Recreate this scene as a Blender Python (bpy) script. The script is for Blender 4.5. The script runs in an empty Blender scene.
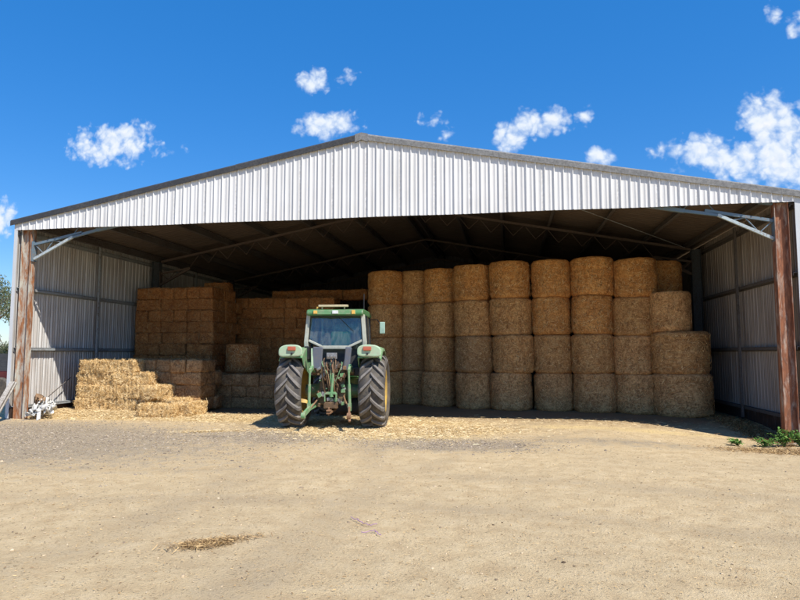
import bpy, bmesh, math, random
import numpy as np
from mathutils import Vector, Matrix, noise
R = math.radians
random.seed(7); rng = np.random.default_rng(7)
S = bpy.context.scene
COL = S.collection

# ------------------------------------------------------------------ camera, sky, sun
CAM_H = 1.6
cd = bpy.data.cameras.new("camera"); cam = bpy.data.objects.new("camera", cd); COL.objects.link(cam)
cd.sensor_width = 36.0; cd.lens = 28.426; cd.clip_start = .05; cd.clip_end = 6000
YAW, PITCH = R(9.597), R(4.803)
fw = Vector((-math.sin(YAW)*math.cos(PITCH), math.cos(YAW)*math.cos(PITCH), math.sin(PITCH)))
cam.location = (0, 0, CAM_H)
cam.rotation_euler = fw.to_track_quat('-Z', 'Y').to_euler()
S.camera = cam

SUN_DIR = Vector((.60, -.48, 1.0)).normalized()          # from the place towards the sun
sl = bpy.data.lights.new("sun", 'SUN'); sl.energy = 4.6; sl.angle = R(.55); sl.color = (1, .94, .84)
so = bpy.data.objects.new("sun", sl); COL.objects.link(so); so.location = (20, -16, 40)
so.rotation_euler = SUN_DIR.to_track_quat('Z', 'Y').to_euler()

S.view_settings.view_transform = 'Standard'; S.view_settings.look = 'None'
S.view_settings.exposure = 0.47; S.view_settings.gamma = 1.0; S.view_settings.use_curve_mapping = False
S.cycles.max_bounces = 7; S.cycles.diffuse_bounces = 4; S.cycles.glossy_bounces = 3
S.cycles.transparent_max_bounces = 8
S.cycles.use_denoising = True

class NT:
    """small node-tree writer"""
    def __init__(s, tree): s.t = tree; s.t.nodes.clear()
    def n(s, typ, **kw):
        nd = s.t.nodes.new(typ)
        for k, v in kw.items():
            if k.startswith('i_'):
                key = k[2:]
                nd.inputs[int(key) if key.isdigit() else key].default_value = v
            else: setattr(nd, k, v)
        return nd
    def l(s, a, b): s.t.links.new(a, b)
    def math(s, op, a, b=None, c=None, clamp=False):
        nd = s.t.nodes.new('ShaderNodeMath'); nd.operation = op; nd.use_clamp = clamp
        for i, v in enumerate((a, b, c)):
            if v is None: continue
            if isinstance(v, (int, float)): nd.inputs[i].default_value = v
            else: s.l(v, nd.inputs[i])
        return nd.outputs[0]
    def mix(s, f, a, b, blend='MIX'):
        nd = s.t.nodes.new('ShaderNodeMix'); nd.data_type = 'RGBA'; nd.blend_type = blend
        for sock, v in ((nd.inputs[0], f), (nd.inputs[6], a), (nd.inputs[7], b)):
            if isinstance(v, (int, float)): sock.default_value = v
            elif isinstance(v, tuple): sock.default_value = v if len(v) == 4 else (*v, 1)
            else: s.l(v, sock)
        return nd.outputs[2]
    def ramp(s, f, stops, interp='LINEAR'):
        nd = s.t.nodes.new('ShaderNodeValToRGB'); cr = nd.color_ramp; cr.interpolation = interp
        while len(cr.elements) > 1: cr.elements.remove(cr.elements[0])
        for i, (p, c) in enumerate(stops):
            if isinstance(c, (int, float)): c = (c, c, c)
            e = cr.elements[0] if i == 0 else cr.elements.new(p)
            e.position = p; e.color = (*c, 1)
        s.l(f, nd.inputs[0]); return nd.outputs[0]
    def noise(s, vec, scale, detail=4, rough=.55, dist=0, dim='3D'):
        nd = s.t.nodes.new('ShaderNodeTexNoise'); nd.noise_dimensions = dim
        nd.inputs['Scale'].default_value = scale; nd.inputs['Detail'].default_value = detail
        nd.inputs['Roughness'].default_value = rough; nd.inputs['Distortion'].default_value = dist
        if vec is not None: s.l(vec, nd.inputs['Vector'])
        return nd.outputs[0]
    def scale(s, vec, sc):
        nd = s.t.nodes.new('ShaderNodeMapping'); nd.inputs['Scale'].default_value = sc
        s.l(vec, nd.inputs[0]); return nd.outputs[0]

# sky with a few fair-weather clouds, laid out on the dome in world directions
world = bpy.data.worlds.new("World"); S.world = world; world.use_nodes = True; world.cycles.sampling_method = 'MANUAL'; world.cycles.sample_map_resolution = 512
w = NT(world.node_tree)
sky = w.n('ShaderNodeTexSky', sky_type='NISHITA', sun_disc=False)
sky.sun_elevation = math.asin(SUN_DIR.z); sky.sun_rotation = math.atan2(SUN_DIR.x, SUN_DIR.y)
sky.altitude = 300; sky.air_density = 1.0; sky.dust_density = .25; sky.ozone_density = 2.2
hs = w.n('ShaderNodeHueSaturation', i_Saturation=1.42, i_Value=1.22); hs.inputs['Hue'].default_value = .508
w.l(sky.outputs[0], hs.inputs['Color'])
tc = w.n('ShaderNodeTexCoord'); sep = w.n('ShaderNodeSeparateXYZ'); w.l(tc.outputs['Generated'], sep.inputs[0])
yy = w.math('MAXIMUM', sep.outputs[1], .05)
px = w.math('DIVIDE', sep.outputs[0], yy); pz = w.math('DIVIDE', sep.outputs[2], yy)
CLOUDS = [  # centre x/y, centre z/y, half width, half height, weight
    (-.69, .37, .066, .030, 1), (-.665, .377, .04, .03, .9), (-.765, .366, .018, .008, .3), (-.62, .352, .03, .006, .15),
    (-.320, .460, .024, .018, .9), (-.262, .462, .012, .008, .2),
    (-.292, .383, .042, .020, 1), (-.118, .382, .013, .007, .2), (-.086, .353, .013, .007, .25),
    (.010, .343, .022, .024, 1), (.040, .364, .026, .020, 1), (.075, .365, .022, .020, .95), (.125, .372, .012, .012, .7),
    (.147, .306, .020, .012, 1), (.262, .300, .03, .014, .5), (.300, .305, .034, .022, .95), (.335, .290, .04, .026, .95),
    (.392, .347, .034, .034, 1.1), (.40, .310, .036, .05, 1.1), (.425, .285, .085, .036, 1.2), (.47, .30, .06, .03, 1.1), (.44, .365, .02, .01, .55),
    (.405, .512, .008, .016, .6), (.44, .49, .014, .016, .7), (-.915, .245, .03, .03, 1), (-.99, .26, .06, .03, 1),
    (.62, .36, .12, .05, 1.1)]
m = None
for cx, cz, rx, rz, wt in CLOUDS:
    a = w.math('MULTIPLY_ADD', px, 1/rx, -cx/rx); b = w.math('MULTIPLY_ADD', pz, 1/rz, -cz/rz)
    a = w.math('MULTIPLY', a, a); b = w.math('MULTIPLY', b, b)
    v = w.math('MULTIPLY_ADD', w.math('ADD', a, b), -.55*wt, wt)
    m = v if m is None else w.math('SMOOTH_MAX', m, v, .15)
cv = w.n('ShaderNodeCombineXYZ'); w.l(px, cv.inputs[0]); w.l(pz, cv.inputs[1])
n1 = w.noise(cv.outputs[0], 30, 9, .58, .1); n2 = w.noise(cv.outputs[0], 90, 5, .6)
wv = w.n('ShaderNodeVectorMath', operation='MULTIPLY_ADD'); nz = w.n('ShaderNodeTexNoise', noise_dimensions='3D'); nz.inputs['Scale'].default_value = 40; nz.inputs['Detail'].default_value = 4; w.l(cv.outputs[0], nz.inputs['Vector'])
w.l(nz.outputs['Color'], wv.inputs[0]); wv.inputs[1].default_value = (.022, .018, 0); w.l(cv.outputs[0], wv.inputs[2])
def puff(vec):
    vo = w.n('ShaderNodeTexVoronoi', feature='SMOOTH_F1', voronoi_dimensions='2D', normalize=True); vo.inputs['Scale'].default_value = 46; vo.inputs['Detail'].default_value = 1.8; vo.inputs['Roughness'].default_value = .55; vo.inputs['Smoothness'].default_value = .35
    w.l(vec, vo.inputs['Vector']); return vo.outputs['Distance']
v1 = puff(wv.outputs[0])
dens = w.math('ADD', m, w.math('MULTIPLY_ADD', n1, 2.0, -1.08)); dens = w.math('ADD', dens, w.math('MULTIPLY_ADD', v1, -2.6, .80))
dens = w.math('ADD', dens, w.math('MULTIPLY_ADD', n2, .4, -.2))
mr = w.n('ShaderNodeMapRange', interpolation_type='SMOOTHSTEP'); w.l(dens, mr.inputs[0])
mr.inputs[1].default_value = -.2; mr.inputs[2].default_value = 1.2
alpha = w.math('MULTIPLY', mr.outputs[0], .97)
mr2 = w.n('ShaderNodeMapRange'); w.l(dens, mr2.inputs[0]); mr2.inputs[1].default_value = .5; mr2.inputs[2].default_value = 1.9
cv2 = w.n('ShaderNodeVectorMath', operation='ADD'); w.l(cv.outputs[0], cv2.inputs[0]); cv2.inputs[1].default_value = (.008, .016, 0)
wv2 = w.n('ShaderNodeVectorMath', operation='ADD'); w.l(wv.outputs[0], wv2.inputs[0]); wv2.inputs[1].default_value = (.003, .006, 0); v2 = puff(wv2.outputs[0])
sh = w.math('MULTIPLY_ADD', w.math('SUBTRACT', v2, v1), 3.0, .68, clamp=True)
cc = w.mix(sh, (4.3, 4.9, 6.1), (6.7, 6.8, 7.0))
cc = w.mix(mr2.outputs[0], (5.6, 6.3, 7.2), cc)
skyc = w.mix(.42, hs.outputs[0], (.30, 1.95, 5.4)); fin = w.mix(alpha, skyc, cc)
bg = w.n('ShaderNodeBackground', i_Strength=.105); w.l(fin, bg.inputs[0])
wo = w.n('ShaderNodeOutputWorld'); w.l(bg.outputs[0], wo.inputs[0])

# ------------------------------------------------------------------ helpers
MATS = {}
def new_mat(name):
    m = bpy.data.materials.new(name); m.use_nodes = True; t = NT(m.node_tree)
    bs = t.n('ShaderNodeBsdfPrincipled'); out = t.n('ShaderNodeOutputMaterial'); t.l(bs.outputs[0], out.inputs[0])
    MATS[name] = m; return m, t, bs
def bump(t, bs, h, strength=.3, dist=.01):
    b = t.n('ShaderNodeBump', i_Strength=strength, i_Distance=dist); t.l(h, b.inputs['Height']); t.l(b.outputs[0], bs.inputs['Normal'])

class MB:
    """collects shapes and links them as ONE mesh object"""
    def __init__(s): s.v = []; s.f = []
    def add(s, vs, fs):
        o = len(s.v); s.v += [tuple(p) for p in vs]; s.f += [tuple(i+o for i in f) for f in fs]; return s
    def box(s, c, d, rot=None):
        vs = [Vector((x*d[0]/2, y*d[1]/2, z*d[2]/2)) for x in (-1, 1) for y in (-1, 1) for z in (-1, 1)]
        if rot is not None: vs = [rot @ p for p in vs]
        c = Vector(c)
        return s.add([p+c for p in vs], [(0, 1, 3, 2), (4, 6, 7, 5), (0, 4, 5, 1), (2, 3, 7, 6), (0, 2, 6, 4), (1, 5, 7, 3)])
    def beam(s, p, q, wd, ht, up=(0, 0, 1)):
        p, q = Vector(p), Vector(q); d = (q-p).normalized(); u = Vector(up)
        if abs(d.dot(u)) > .98: u = Vector((1, 0, 0))
        r = d.cross(u).normalized(); u = r.cross(d)
        c = [r*a*wd/2+u*b*ht/2 for a, b in ((-1, -1), (1, -1), (1, 1), (-1, 1))]
        return s.add([p+x for x in c]+[q+x for x in c], [(3, 2, 1, 0), (4, 5, 6, 7)]+[(i, (i+1) % 4, 4+(i+1) % 4, 4+i) for i in range(4)])
    def tube(s, pts, r, n=8, cap=True):
        pts = [Vector(p) for p in pts]; rr = r if isinstance(r, (list, tuple)) else [r]*len(pts)
        vs, fs = [], []; prev = None
        for i, p in enumerate(pts):
            d = (pts[min(i+1, len(pts)-1)]-pts[max(i-1, 0)]).normalized()
            u = prev if prev is not None else (Vector((0, 0, 1)) if abs(d.z) < .9 else Vector((1, 0, 0)))
            a = d.cross(u).normalized(); u = a.cross(d).normalized(); prev = u
            for k in range(n):
                t = 2*math.pi*k/n; vs.append(p+(a*math.cos(t)+u*math.sin(t))*rr[i])
        for i in range(len(pts)-1):
            for k in range(n): fs.append((i*n+k, i*n+(k+1) % n, (i+1)*n+(k+1) % n, (i+1)*n+k))
        if cap: fs += [tuple(range(n-1, -1, -1)), tuple((len(pts)-1)*n+k for k in range(n))]
        return s.add(vs, fs)
    def lathe(s, prof, n=48, c=(0, 0, 0), closed=False):
        """profile of (x, radius) turned about the local x axis"""
        vs, fs = [], []; L = len(prof); c = Vector(c)
        for k in range(n):
            t = 2*math.pi*k/n
            for x, r in prof: vs.append(c+Vector((x, r*math.cos(t), r*math.sin(t))))
        for k in range(n):
            k2 = (k+1) % n
            for j in range(L if closed else L-1):
                j2 = (j+1) % L; fs.append((k*L+j, k2*L+j, k2*L+j2, k*L+j2))
        return s.add(vs, fs)
    def prism(s, poly, axis, a, b):
        """polygon in the two other axes, extruded along axis from a to b"""
        def mk(p, t): 
            return {'x': (t, p[0], p[1]), 'y': (p[0], t, p[1]), 'z': (p[0], p[1], t)}[axis]
        n = len(poly)
        return s.add([mk(p, a) for p in poly]+[mk(p, b) for p in poly], [tuple(range(n-1, -1, -1)), tuple(range(n, 2*n))]+[(i, (i+1) % n, n+(i+1) % n, n+i) for i in range(n)])
    def build(s, name, mat, parent=None, bevel=0, smooth=False, normals=True):
        me = bpy.data.meshes.new(name); me.from_pydata(s.v, [], s.f); me.update()
        if normals:
            bm = bmesh.new(); bm.from_mesh(me); bmesh.ops.recalc_face_normals(bm, faces=bm.faces); bm.to_mesh(me); bm.free()
        return link(name, me, mat, parent, bevel, smooth)
def link(name, me, mat, parent=None, bevel=0, smooth=False):
    o = bpy.data.objects.new(name, me); COL.objects.link(o)
    if mat: me.materials.append(MATS[mat])
    if parent: o.parent = parent
    if smooth: me.polygons.foreach_set('use_smooth', [True]*len(me.polygons))
    if bevel:
        b = o.modifiers.new('bevel', 'BEVEL'); b.width = bevel; b.segments = 2; b.limit_method = 'ANGLE'; b.angle_limit = R(40)
    return o
def np_mesh(name, v, quads):
    me = bpy.data.meshes.new(name); n = len(v); k = len(quads)
    me.vertices.add(n); me.vertices.foreach_set('co', np.asarray(v, 'f').ravel())
    me.loops.add(k*4); me.loops.foreach_set('vertex_index', np.asarray(quads, 'i').ravel())
    me.polygons.add(k); me.polygons.foreach_set('loop_start', np.arange(0, k*4, 4, dtype='i'))
    me.update(calc_edges=True); me.validate(); return me
def tag(o, label=None, cat=None, group=None, kind=None):
    for k, v in (('label', label), ('category', cat), ('group', group), ('kind', kind)):
        if v: o[k] = v
    return o
def empty(name, loc, rz=0):
    o = bpy.data.objects.new(name, None); COL.objects.link(o); o.location = loc; o.rotation_euler.z = rz
    o.empty_display_size = .3; return o
def sstep(x, a, b):
    t = np.clip((np.asarray(x, float)-a)/(b-a), 0, 1); return t*t*(3-2*t)
ORD = ['first', 'second', 'third', 'fourth', 'fifth', 'sixth', 'seventh', 'eighth', 'ninth', 'tenth', 'eleventh', 'twelfth']

def slivers(pts, nrm, length=(.05, .14), width=.005, lift=.5, seed=0):
    """thin straw blades lying roughly in the surface; pts, nrm: Nx3 arrays -> verts, quads"""
    r = np.random.default_rng(seed); n = len(pts)
    t = r.normal(size=(n, 3)); t -= nrm*(t*nrm).sum(1, keepdims=True); t /= np.linalg.norm(t, axis=1, keepdims=True)+1e-9
    t = t+nrm*(r.uniform(-.1, lift, (n, 1))); t /= np.linalg.norm(t, axis=1, keepdims=True)
    b = np.cross(t, nrm+r.normal(0, .5, (n, 3))); b /= np.linalg.norm(b, axis=1, keepdims=True)+1e-9
    L = r.uniform(*length, (n, 1)); W = width*r.uniform(.6, 1.4, (n, 1))
    v = np.stack([pts-t*L/2-b*W/2, pts-t*L/2+b*W/2, pts+t*L/2+b*W/2, pts+t*L/2-b*W/2], 1).reshape(-1, 3)
    return v, np.arange(n*4).reshape(n, 4)

# ------------------------------------------------------------------ materials
def metal_sheet(name, base, dirt, dirt_amt, rough=.45, metallic=.0, streak=(7, 7, .3), lap=0):
    m, t, bs = new_mat(name); co = t.n('ShaderNodeTexCoord').outputs['Object']
    a = t.noise(t.scale(co, streak), 2.2, 6, .65); b = t.noise(co, .55, 4, .6); c = t.noise(co, 14, 4, .6)
    f = t.math('MULTIPLY', t.ramp(a, [(.42, 0), (.78, 1)]), dirt_amt)
    f = t.math('ADD', f, t.math('MULTIPLY', t.ramp(b, [(.45, 0), (.8, 1)]), dirt_amt*.55), clamp=True)
    col = t.mix(f, base, dirt); col = t.mix(t.math('MULTIPLY', c, .16), col, tuple(x*.55 for x in base))
    if lap:       # sheets of one batch after another: each a shade of its own
        sx = t.n('ShaderNodeSeparateXYZ'); t.l(co, sx.inputs[0]); wn = t.n('ShaderNodeTexWhiteNoise', noise_dimensions='1D')
        t.l(t.math('FLOOR', t.math('MULTIPLY', sx.outputs[lap-1], 1/.78)), wn.inputs['W'])
        col = t.mix(t.math('MULTIPLY', wn.outputs[0], .12), col, tuple(x*.55 for x in base))
        fr = t.math('FRACT', t.math('MULTIPLY', sx.outputs[lap-1], 1/.78)); edge = t.ramp(fr, [(0, .55), (.05, .25), (.12, 0)])
        col = t.mix(t.math('MULTIPLY', edge, t.ramp(c, [(.35, 0), (.6, 1)])), col, dirt)
    t.l(col, bs.inputs['Base Color']); bs.inputs['Metallic'].default_value = metallic
    t.l(t.ramp(a, [(.3, rough-.08), (.8, rough+.2)]), bs.inputs['Roughness'])
    bump(t, bs, b, .25, .03)
metal_sheet('zinc_fascia', (.76, .755, .745), (.36, .345, .32), .42, .48, 0, (7, 7, .3), 1)
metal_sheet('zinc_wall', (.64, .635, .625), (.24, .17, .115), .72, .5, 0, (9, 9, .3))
metal_sheet('zinc_wall_brown', (.40, .355, .325), (.15, .10, .065), .85, .6, 0, (9, 9, .3))  # right wall sheet: darker and browner than zinc_wall
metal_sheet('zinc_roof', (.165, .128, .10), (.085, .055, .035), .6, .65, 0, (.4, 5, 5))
metal_sheet('zinc_back_shade', (.10, .10, .11), (.06, .045, .03), .6, .6)  # back wall: shade of the deep bays put into its dark base colour
metal_sheet('flashing', (.60, .62, .64), (.42, .40, .38), .4, .45)
def lichen(name, base, spot, lo, hi):
    m, t, bs = new_mat(name); co = t.n('ShaderNodeTexCoord').outputs['Object']
    a = t.noise(co, 22, 8, .7); b = t.noise(co, 1.1, 3, .5)
    f = t.ramp(t.math('ADD', a, t.math('MULTIPLY_ADD', b, .5, -.25)), [(lo, 0), (hi, 1)])
    t.l(t.mix(f, base, spot), bs.inputs['Base Color']); bs.inputs['Roughness'].default_value = .8; bump(t, bs, a, .3, .01)
lichen('cap_dark', (.034, .036, .042), (.08, .08, .08), .45, .8)  # left capping: darker base than the right one
lichen('cap_pale', (.13, .13, .13), (.27, .27, .265), .36, .72)
lichen('galv', (.30, .33, .35), (.16, .13, .11), .48, .7)
lichen('steel_dark', (.11, .10, .095), (.06, .04, .03), .45, .7)
lichen('chord_pale', (.42, .50, .53), (.26, .24, .22), .48, .68)
lichen('chord_blue', (.12, .19, .25), (.20, .16, .13), .48, .68)
lichen('truss_steel', (.12, .09, .072), (.07, .046, .034), .45, .7)
lichen('column_blue', (.07, .085, .10), (.05, .04, .035), .48, .68)
lichen('timber_grey', (.40, .38, .35), (.22, .19, .16), .42, .7)
def rusty(name, rust, dark, paint, lo, hi, zs=1.0):
    m, t, bs = new_mat(name); co = t.n('ShaderNodeTexCoord').outputs['Object']
    a = t.noise(t.scale(co, (4, 4, 1.1)), 1.6, 8, .7, .4); b = t.noise(co, 30, 5, .6); d = t.noise(t.scale(co, (6, 6, 1.2)), 3, 4, .6)
    r = t.mix(t.ramp(d, [(.38, 0), (.65, 1)]), rust, dark); r = t.mix(t.math('MULTIPLY', b, .5), r, dark)
    t.l(t.mix(t.ramp(a, [(lo, 0), (hi, 1)]), r, paint), bs.inputs['Base Color']); bs.inputs['Roughness'].default_value = .85
    bump(t, bs, b, .35, .006)
rusty('rust_patchy', (.40, .17, .065), (.20, .075, .032), (.47, .46, .40), .43, .60)
rusty('rust_red', (.38, .15, .07), (.14, .052, .028), (.46, .37, .30), .50, .66)
rusty('rust_dark', (.075, .035, .022), (.025, .017, .013), (.16, .14, .13), .55, .7)

def straw(name, lo, mid, hi, var=.25, sc=1.0):
    m, t, bs = new_mat(name); co = t.n('ShaderNodeTexCoord').outputs['Object']
    oi = t.n('ShaderNodeObjectInfo').outputs['Random']
    off = t.n('ShaderNodeVectorMath', operation='ADD'); t.l(co, off.inputs[0])
    cb = t.n('ShaderNodeCombineXYZ'); k = t.math('MULTIPLY', oi, 37.0)
    for i in range(3): t.l(k, cb.inputs[i])
    t.l(cb.outputs[0], off.inputs[1]); v = off.outputs[0]
    a = t.noise(t.scale(v, (15*sc, 15*sc, 40*sc)), 1, 5, .72, .8); b = t.noise(t.scale(v, (40*sc, 40*sc, 17*sc)), 1, 5, .72, .8); c = t.noise(v, 3.2, 4, .6); d = t.noise(v, 14, 4, .65)
    f = t.math('ADD', t.math('MULTIPLY', a, .5), t.math('MULTIPLY', b, .5))
    f = t.math('ADD', f, t.math('MULTIPLY_ADD', c, .26, -.13)); f = t.math('ADD', f, t.math('MULTIPLY_ADD', d, .28, -.14))
    col = t.ramp(f, [(.36, lo), (.50, mid), (.63, hi)])
    col = t.mix(t.math('MULTIPLY', oi, var), col, tuple(x*.45 for x in mid))
    t.l(col, bs.inputs['Base Color']); bs.inputs['Roughness'].default_value = .85; bs.inputs['Specular IOR Level'].default_value = .2
    bump(t, bs, f, 1.0, .03)
straw('straw_round', (.21, .086, .030), (.62, .325, .125), (.92, .59, .26))
straw('straw_round_top', (.24, .086, .026), (.66, .30, .092), (.94, .55, .20))
straw('straw_round_grey', (.21, .088, .032), (.65, .35, .145), (.95, .62, .29))
straw('straw_round_dull', (.17, .08, .03), (.52, .29, .125), (.58, .41, .22))
straw('straw_brown', (.15, .05, .016), (.45, .175, .052), (.72, .36, .13), .35)
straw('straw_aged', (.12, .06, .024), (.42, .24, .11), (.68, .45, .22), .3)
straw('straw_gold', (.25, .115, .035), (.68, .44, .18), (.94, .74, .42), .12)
def blade(name, stops):
    m, t, bs = new_mat(name); g = t.n('ShaderNodeNewGeometry').outputs['Random Per Island']
    t.l(t.ramp(g, stops), bs.inputs['Base Color']); bs.inputs['Roughness'].default_value = .7
blade('blade_straw', [(0, (.30, .16, .055)), (.45, (.66, .45, .19)), (1, (.90, .72, .42))])
blade('blade_brown', [(0, (.16, .075, .027)), (.6, (.40, .21, .08)), (1, (.66, .43, .19))])
blade('blade_round', [(0, (.22, .105, .035)), (.35, (.45, .245, .09)), (.7, (.66, .42, .17)), (1, (.90, .64, .32))])
blade('blade_litter', [(0, (.36, .23, .095)), (.45, (.70, .53, .28)), (1, (.92, .77, .48))])
blade('blade_old', [(0, (.14, .08, .035)), (.5, (.40, .25, .10)), (1, (.62, .43, .2))])
blade('pebble', [(0, (.15, .11, .07)), (.3, (.36, .27, .17)), (.85, (.54, .41, .25)), (1, (.62, .49, .32))])
blade('gravel_stone', [(0, (.15, .115, .08)), (.5, (.29, .23, .165)), (1, (.41, .335, .245))])
blade('gum_leaf', [(0, (.045, .06, .025)), (.5, (.10, .125, .055)), (1, (.17, .19, .10))])
blade('weed_leaf', [(0, (.07, .17, .025)), (.5, (.14, .30, .05)), (1, (.2, .36, .08))])

def plain(name, col, rough=.5, metallic=0, dirt=None, amt=.5, sc=8, coat=0):
    m, t, bs = new_mat(name); bs.inputs['Roughness'].default_value = rough; bs.inputs['Metallic'].default_value = metallic
    co = t.n('ShaderNodeTexCoord').outputs['Object']; a = t.noise(co, sc, 6, .65)
    d = dirt or tuple(x*.5 for x in col)
    t.l(t.mix(t.math('MULTIPLY', t.ramp(a, [(.42, 0), (.68, 1)]), amt), col, d), bs.inputs['Base Color'])
    bs.inputs['Coat Weight'].default_value = coat; return m, t, bs
plain('tractor_green', (.05, .19, .065), .5, 0, (.20, .20, .125), .75, 9)
plain('tractor_green_faded', (.13, .29, .13), .55, 0, (.32, .32, .215), .85, 9)
plain('tractor_green_dark', (.06, .15, .055), .55, 0, (.24, .17, .10), .85, 9)
plain('cab_dark', (.035, .036, .038), .6, 0, (.10, .085, .065), .7, 8)
plain('fender_pale', (.36, .50, .33), .55, 0, (.40, .39, .29), .75, 9)
plain('cab_frame', (.44, .45, .38), .5, 0, (.30, .27, .21), .6, 10)
plain('rim_yellow', (.50, .33, .06), .55, 0, (.30, .205, .10), .8, 8)
plain('rubber', (.055, .050, .046), .8, 0, (.17, .14, .10), .8, 5)
plain('rubber_lug', (.15, .138, .128), .72, 0, (.24, .21, .175), .8, 7)
plain('plate_bluegrey', (.10, .115, .15), .5, 0, (.16, .14, .12), .6, 9)
plain('black_part', (.012, .012, .014), .5, 0, (.05, .045, .04), .6, 9)
plain('greasy', (.09, .055, .03), .6, 0, (.22, .13, .06), .8, 14)
plain('oily', (.16, .12, .06), .6, 0, (.06, .035, .018), .9, 11)
plain('rust_link', (.20, .10, .05), .75, 0, (.34, .22, .12), .7, 20)
plain('steel_pale', (.36, .36, .36), .4, .6, (.15, .12, .1), .6, 12)
plain('lens_red', (.46, .10, .05), .35, 0, (.40, .19, .12), .7, 12)
plain('lens_amber', (.75, .45, .10), .3)
plain('plate_white', (.75, .76, .74), .5)
plain('beige_bar', (.55, .47, .29), .6)
plain('seat_green', (.15, .56, .24), .7)
plain('mirror_case', (.34, .50, .42), .4)
plain('maroon', (.10, .015, .015), .6)
plain('dark_board', (.045, .05, .058), .7)
plain('white_plastic', (.62, .62, .60), .45, 0, (.5, .46, .4), .5, 9)
plain('cardboard', (.30, .19, .11), .85)
plain('purple_twine', (.40, .22, .40), .7)
plain('orange_twine', (.45, .10, .05), .7)
plain('clod', (.10, .065, .035), .95, 0, (.05, .035, .02), .6, 40)
plain('bark', (.30, .26, .21), .9, 0, (.12, .09, .07), .7, 6)
plain('stem_green', (.09, .17, .04), .7)
plain('footing', (.36, .33, .29), .9)
# cab glass: a pane that shows what lies behind it and mirrors the sky
m = bpy.data.materials.new('cab_glass'); m.use_nodes = True; MATS['cab_glass'] = m; t = NT(m.node_tree)
gl = t.n('ShaderNodeBsdfGlossy', i_Roughness=.04); gl.inputs[0].default_value = (.85, .92, 1, 1)
tr = t.n('ShaderNodeBsdfTransparent'); tr.inputs[0].default_value = (.76, .88, .84, 1)
df = t.n('ShaderNodeBsdfDiffuse'); df.inputs[0].default_value = (.40, .43, .42, 1)
co = t.n('ShaderNodeTexCoord').outputs['Object']
lw = t.n('ShaderNodeLayerWeight', i_Blend=.35)
ms = t.n('ShaderNodeMixShader'); t.l(t.math('MULTIPLY_ADD', lw.outputs['Fresnel'], .6, .055), ms.inputs[0]); t.l(tr.outputs[0], ms.inputs[1]); t.l(gl.outputs[0], ms.inputs[2])
ms2 = t.n('ShaderNodeMixShader'); t.l(t.math('MULTIPLY', t.ramp(t.noise(t.scale(co, (5, 5, 1.6)), 1.2, 7, .68, 1.2), [(.38, .1), (.72, 1)]), .22), ms2.inputs[0]); t.l(ms.outputs[0], ms2.inputs[1]); t.l(df.outputs[0], ms2.inputs[2])
bm_ = t.n('ShaderNodeBump', i_Strength=.35, i_Distance=.03); t.l(t.noise(co, 4, 3, .5), bm_.inputs['Height']); t.l(bm_.outputs[0], gl.inputs['Normal'])
o_ = t.n('ShaderNodeOutputMaterial'); t.l(ms2.outputs[0], o_.inputs[0])

# ------------------------------------------------------------------ the ground
XL, XR, YF, ZF, ZE, XA, ZA = -12.0, 5.6, 13.73, 4.65, 4.92, -3.2, 6.57
XW = 5.82        # right wall stands a little outside the end of the gable cladding
YB, BAY = 31.45, 5.87
SLOPE = (ZA-ZE)/(XA-XL)
def roofz(x): return ZA-SLOPE*abs(x-XA)
def gz(x, y):
    x = np.asarray(x, float); y = np.asarray(y, float)
    z = -.17*sstep(x, 1.5, 5.4)*sstep(y, 9, 13.2)*(1-.85*sstep(y, 14.2, 16.6))
    z = z+.11*sstep(-x, 7.0, 10.5)*sstep(y, 14.0, 15.2)
    z = z+.012*np.sin(x*1.3+y*.7)*np.sin(y*.9-x*.4)*(1-sstep(y, 12, 15))
    return z
GZ = lambda x, y: float(gz(x, y))
def axis(fine, a, b, lo, hi):
    mid = np.arange(a, b+1e-6, fine); out = [mid]; 
    d, x = fine, b; up = []
    while x < hi: d *= 1.18; x += d; up.append(x)
    d, x = fine, a; dn = []
    while x > lo: d *= 1.18; x -= d; dn.append(x)
    return np.concatenate([np.array(dn[::-1]), mid, np.array(up)])
gx = axis(.075, -13, 7, -1500, 1500); gy = axis(.075, 2.5, 17.5, -1500, 2500)
X, Y = np.meshgrid(gx, gy); Z = gz(X, Y)
rough = np.zeros_like(X)
near = (X > -18) & (X < 12) & (Y > -2) & (Y < 24)
idx = np.argwhere(near)
for i, j in idx:
    p = (X[i, j], Y[i, j], 0)
    rough[i, j] = .010*noise.noise((p[0]*2.1, p[1]*2.1, 1))+.006*noise.noise((p[0]*6, p[1]*6, 4))
    
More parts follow.
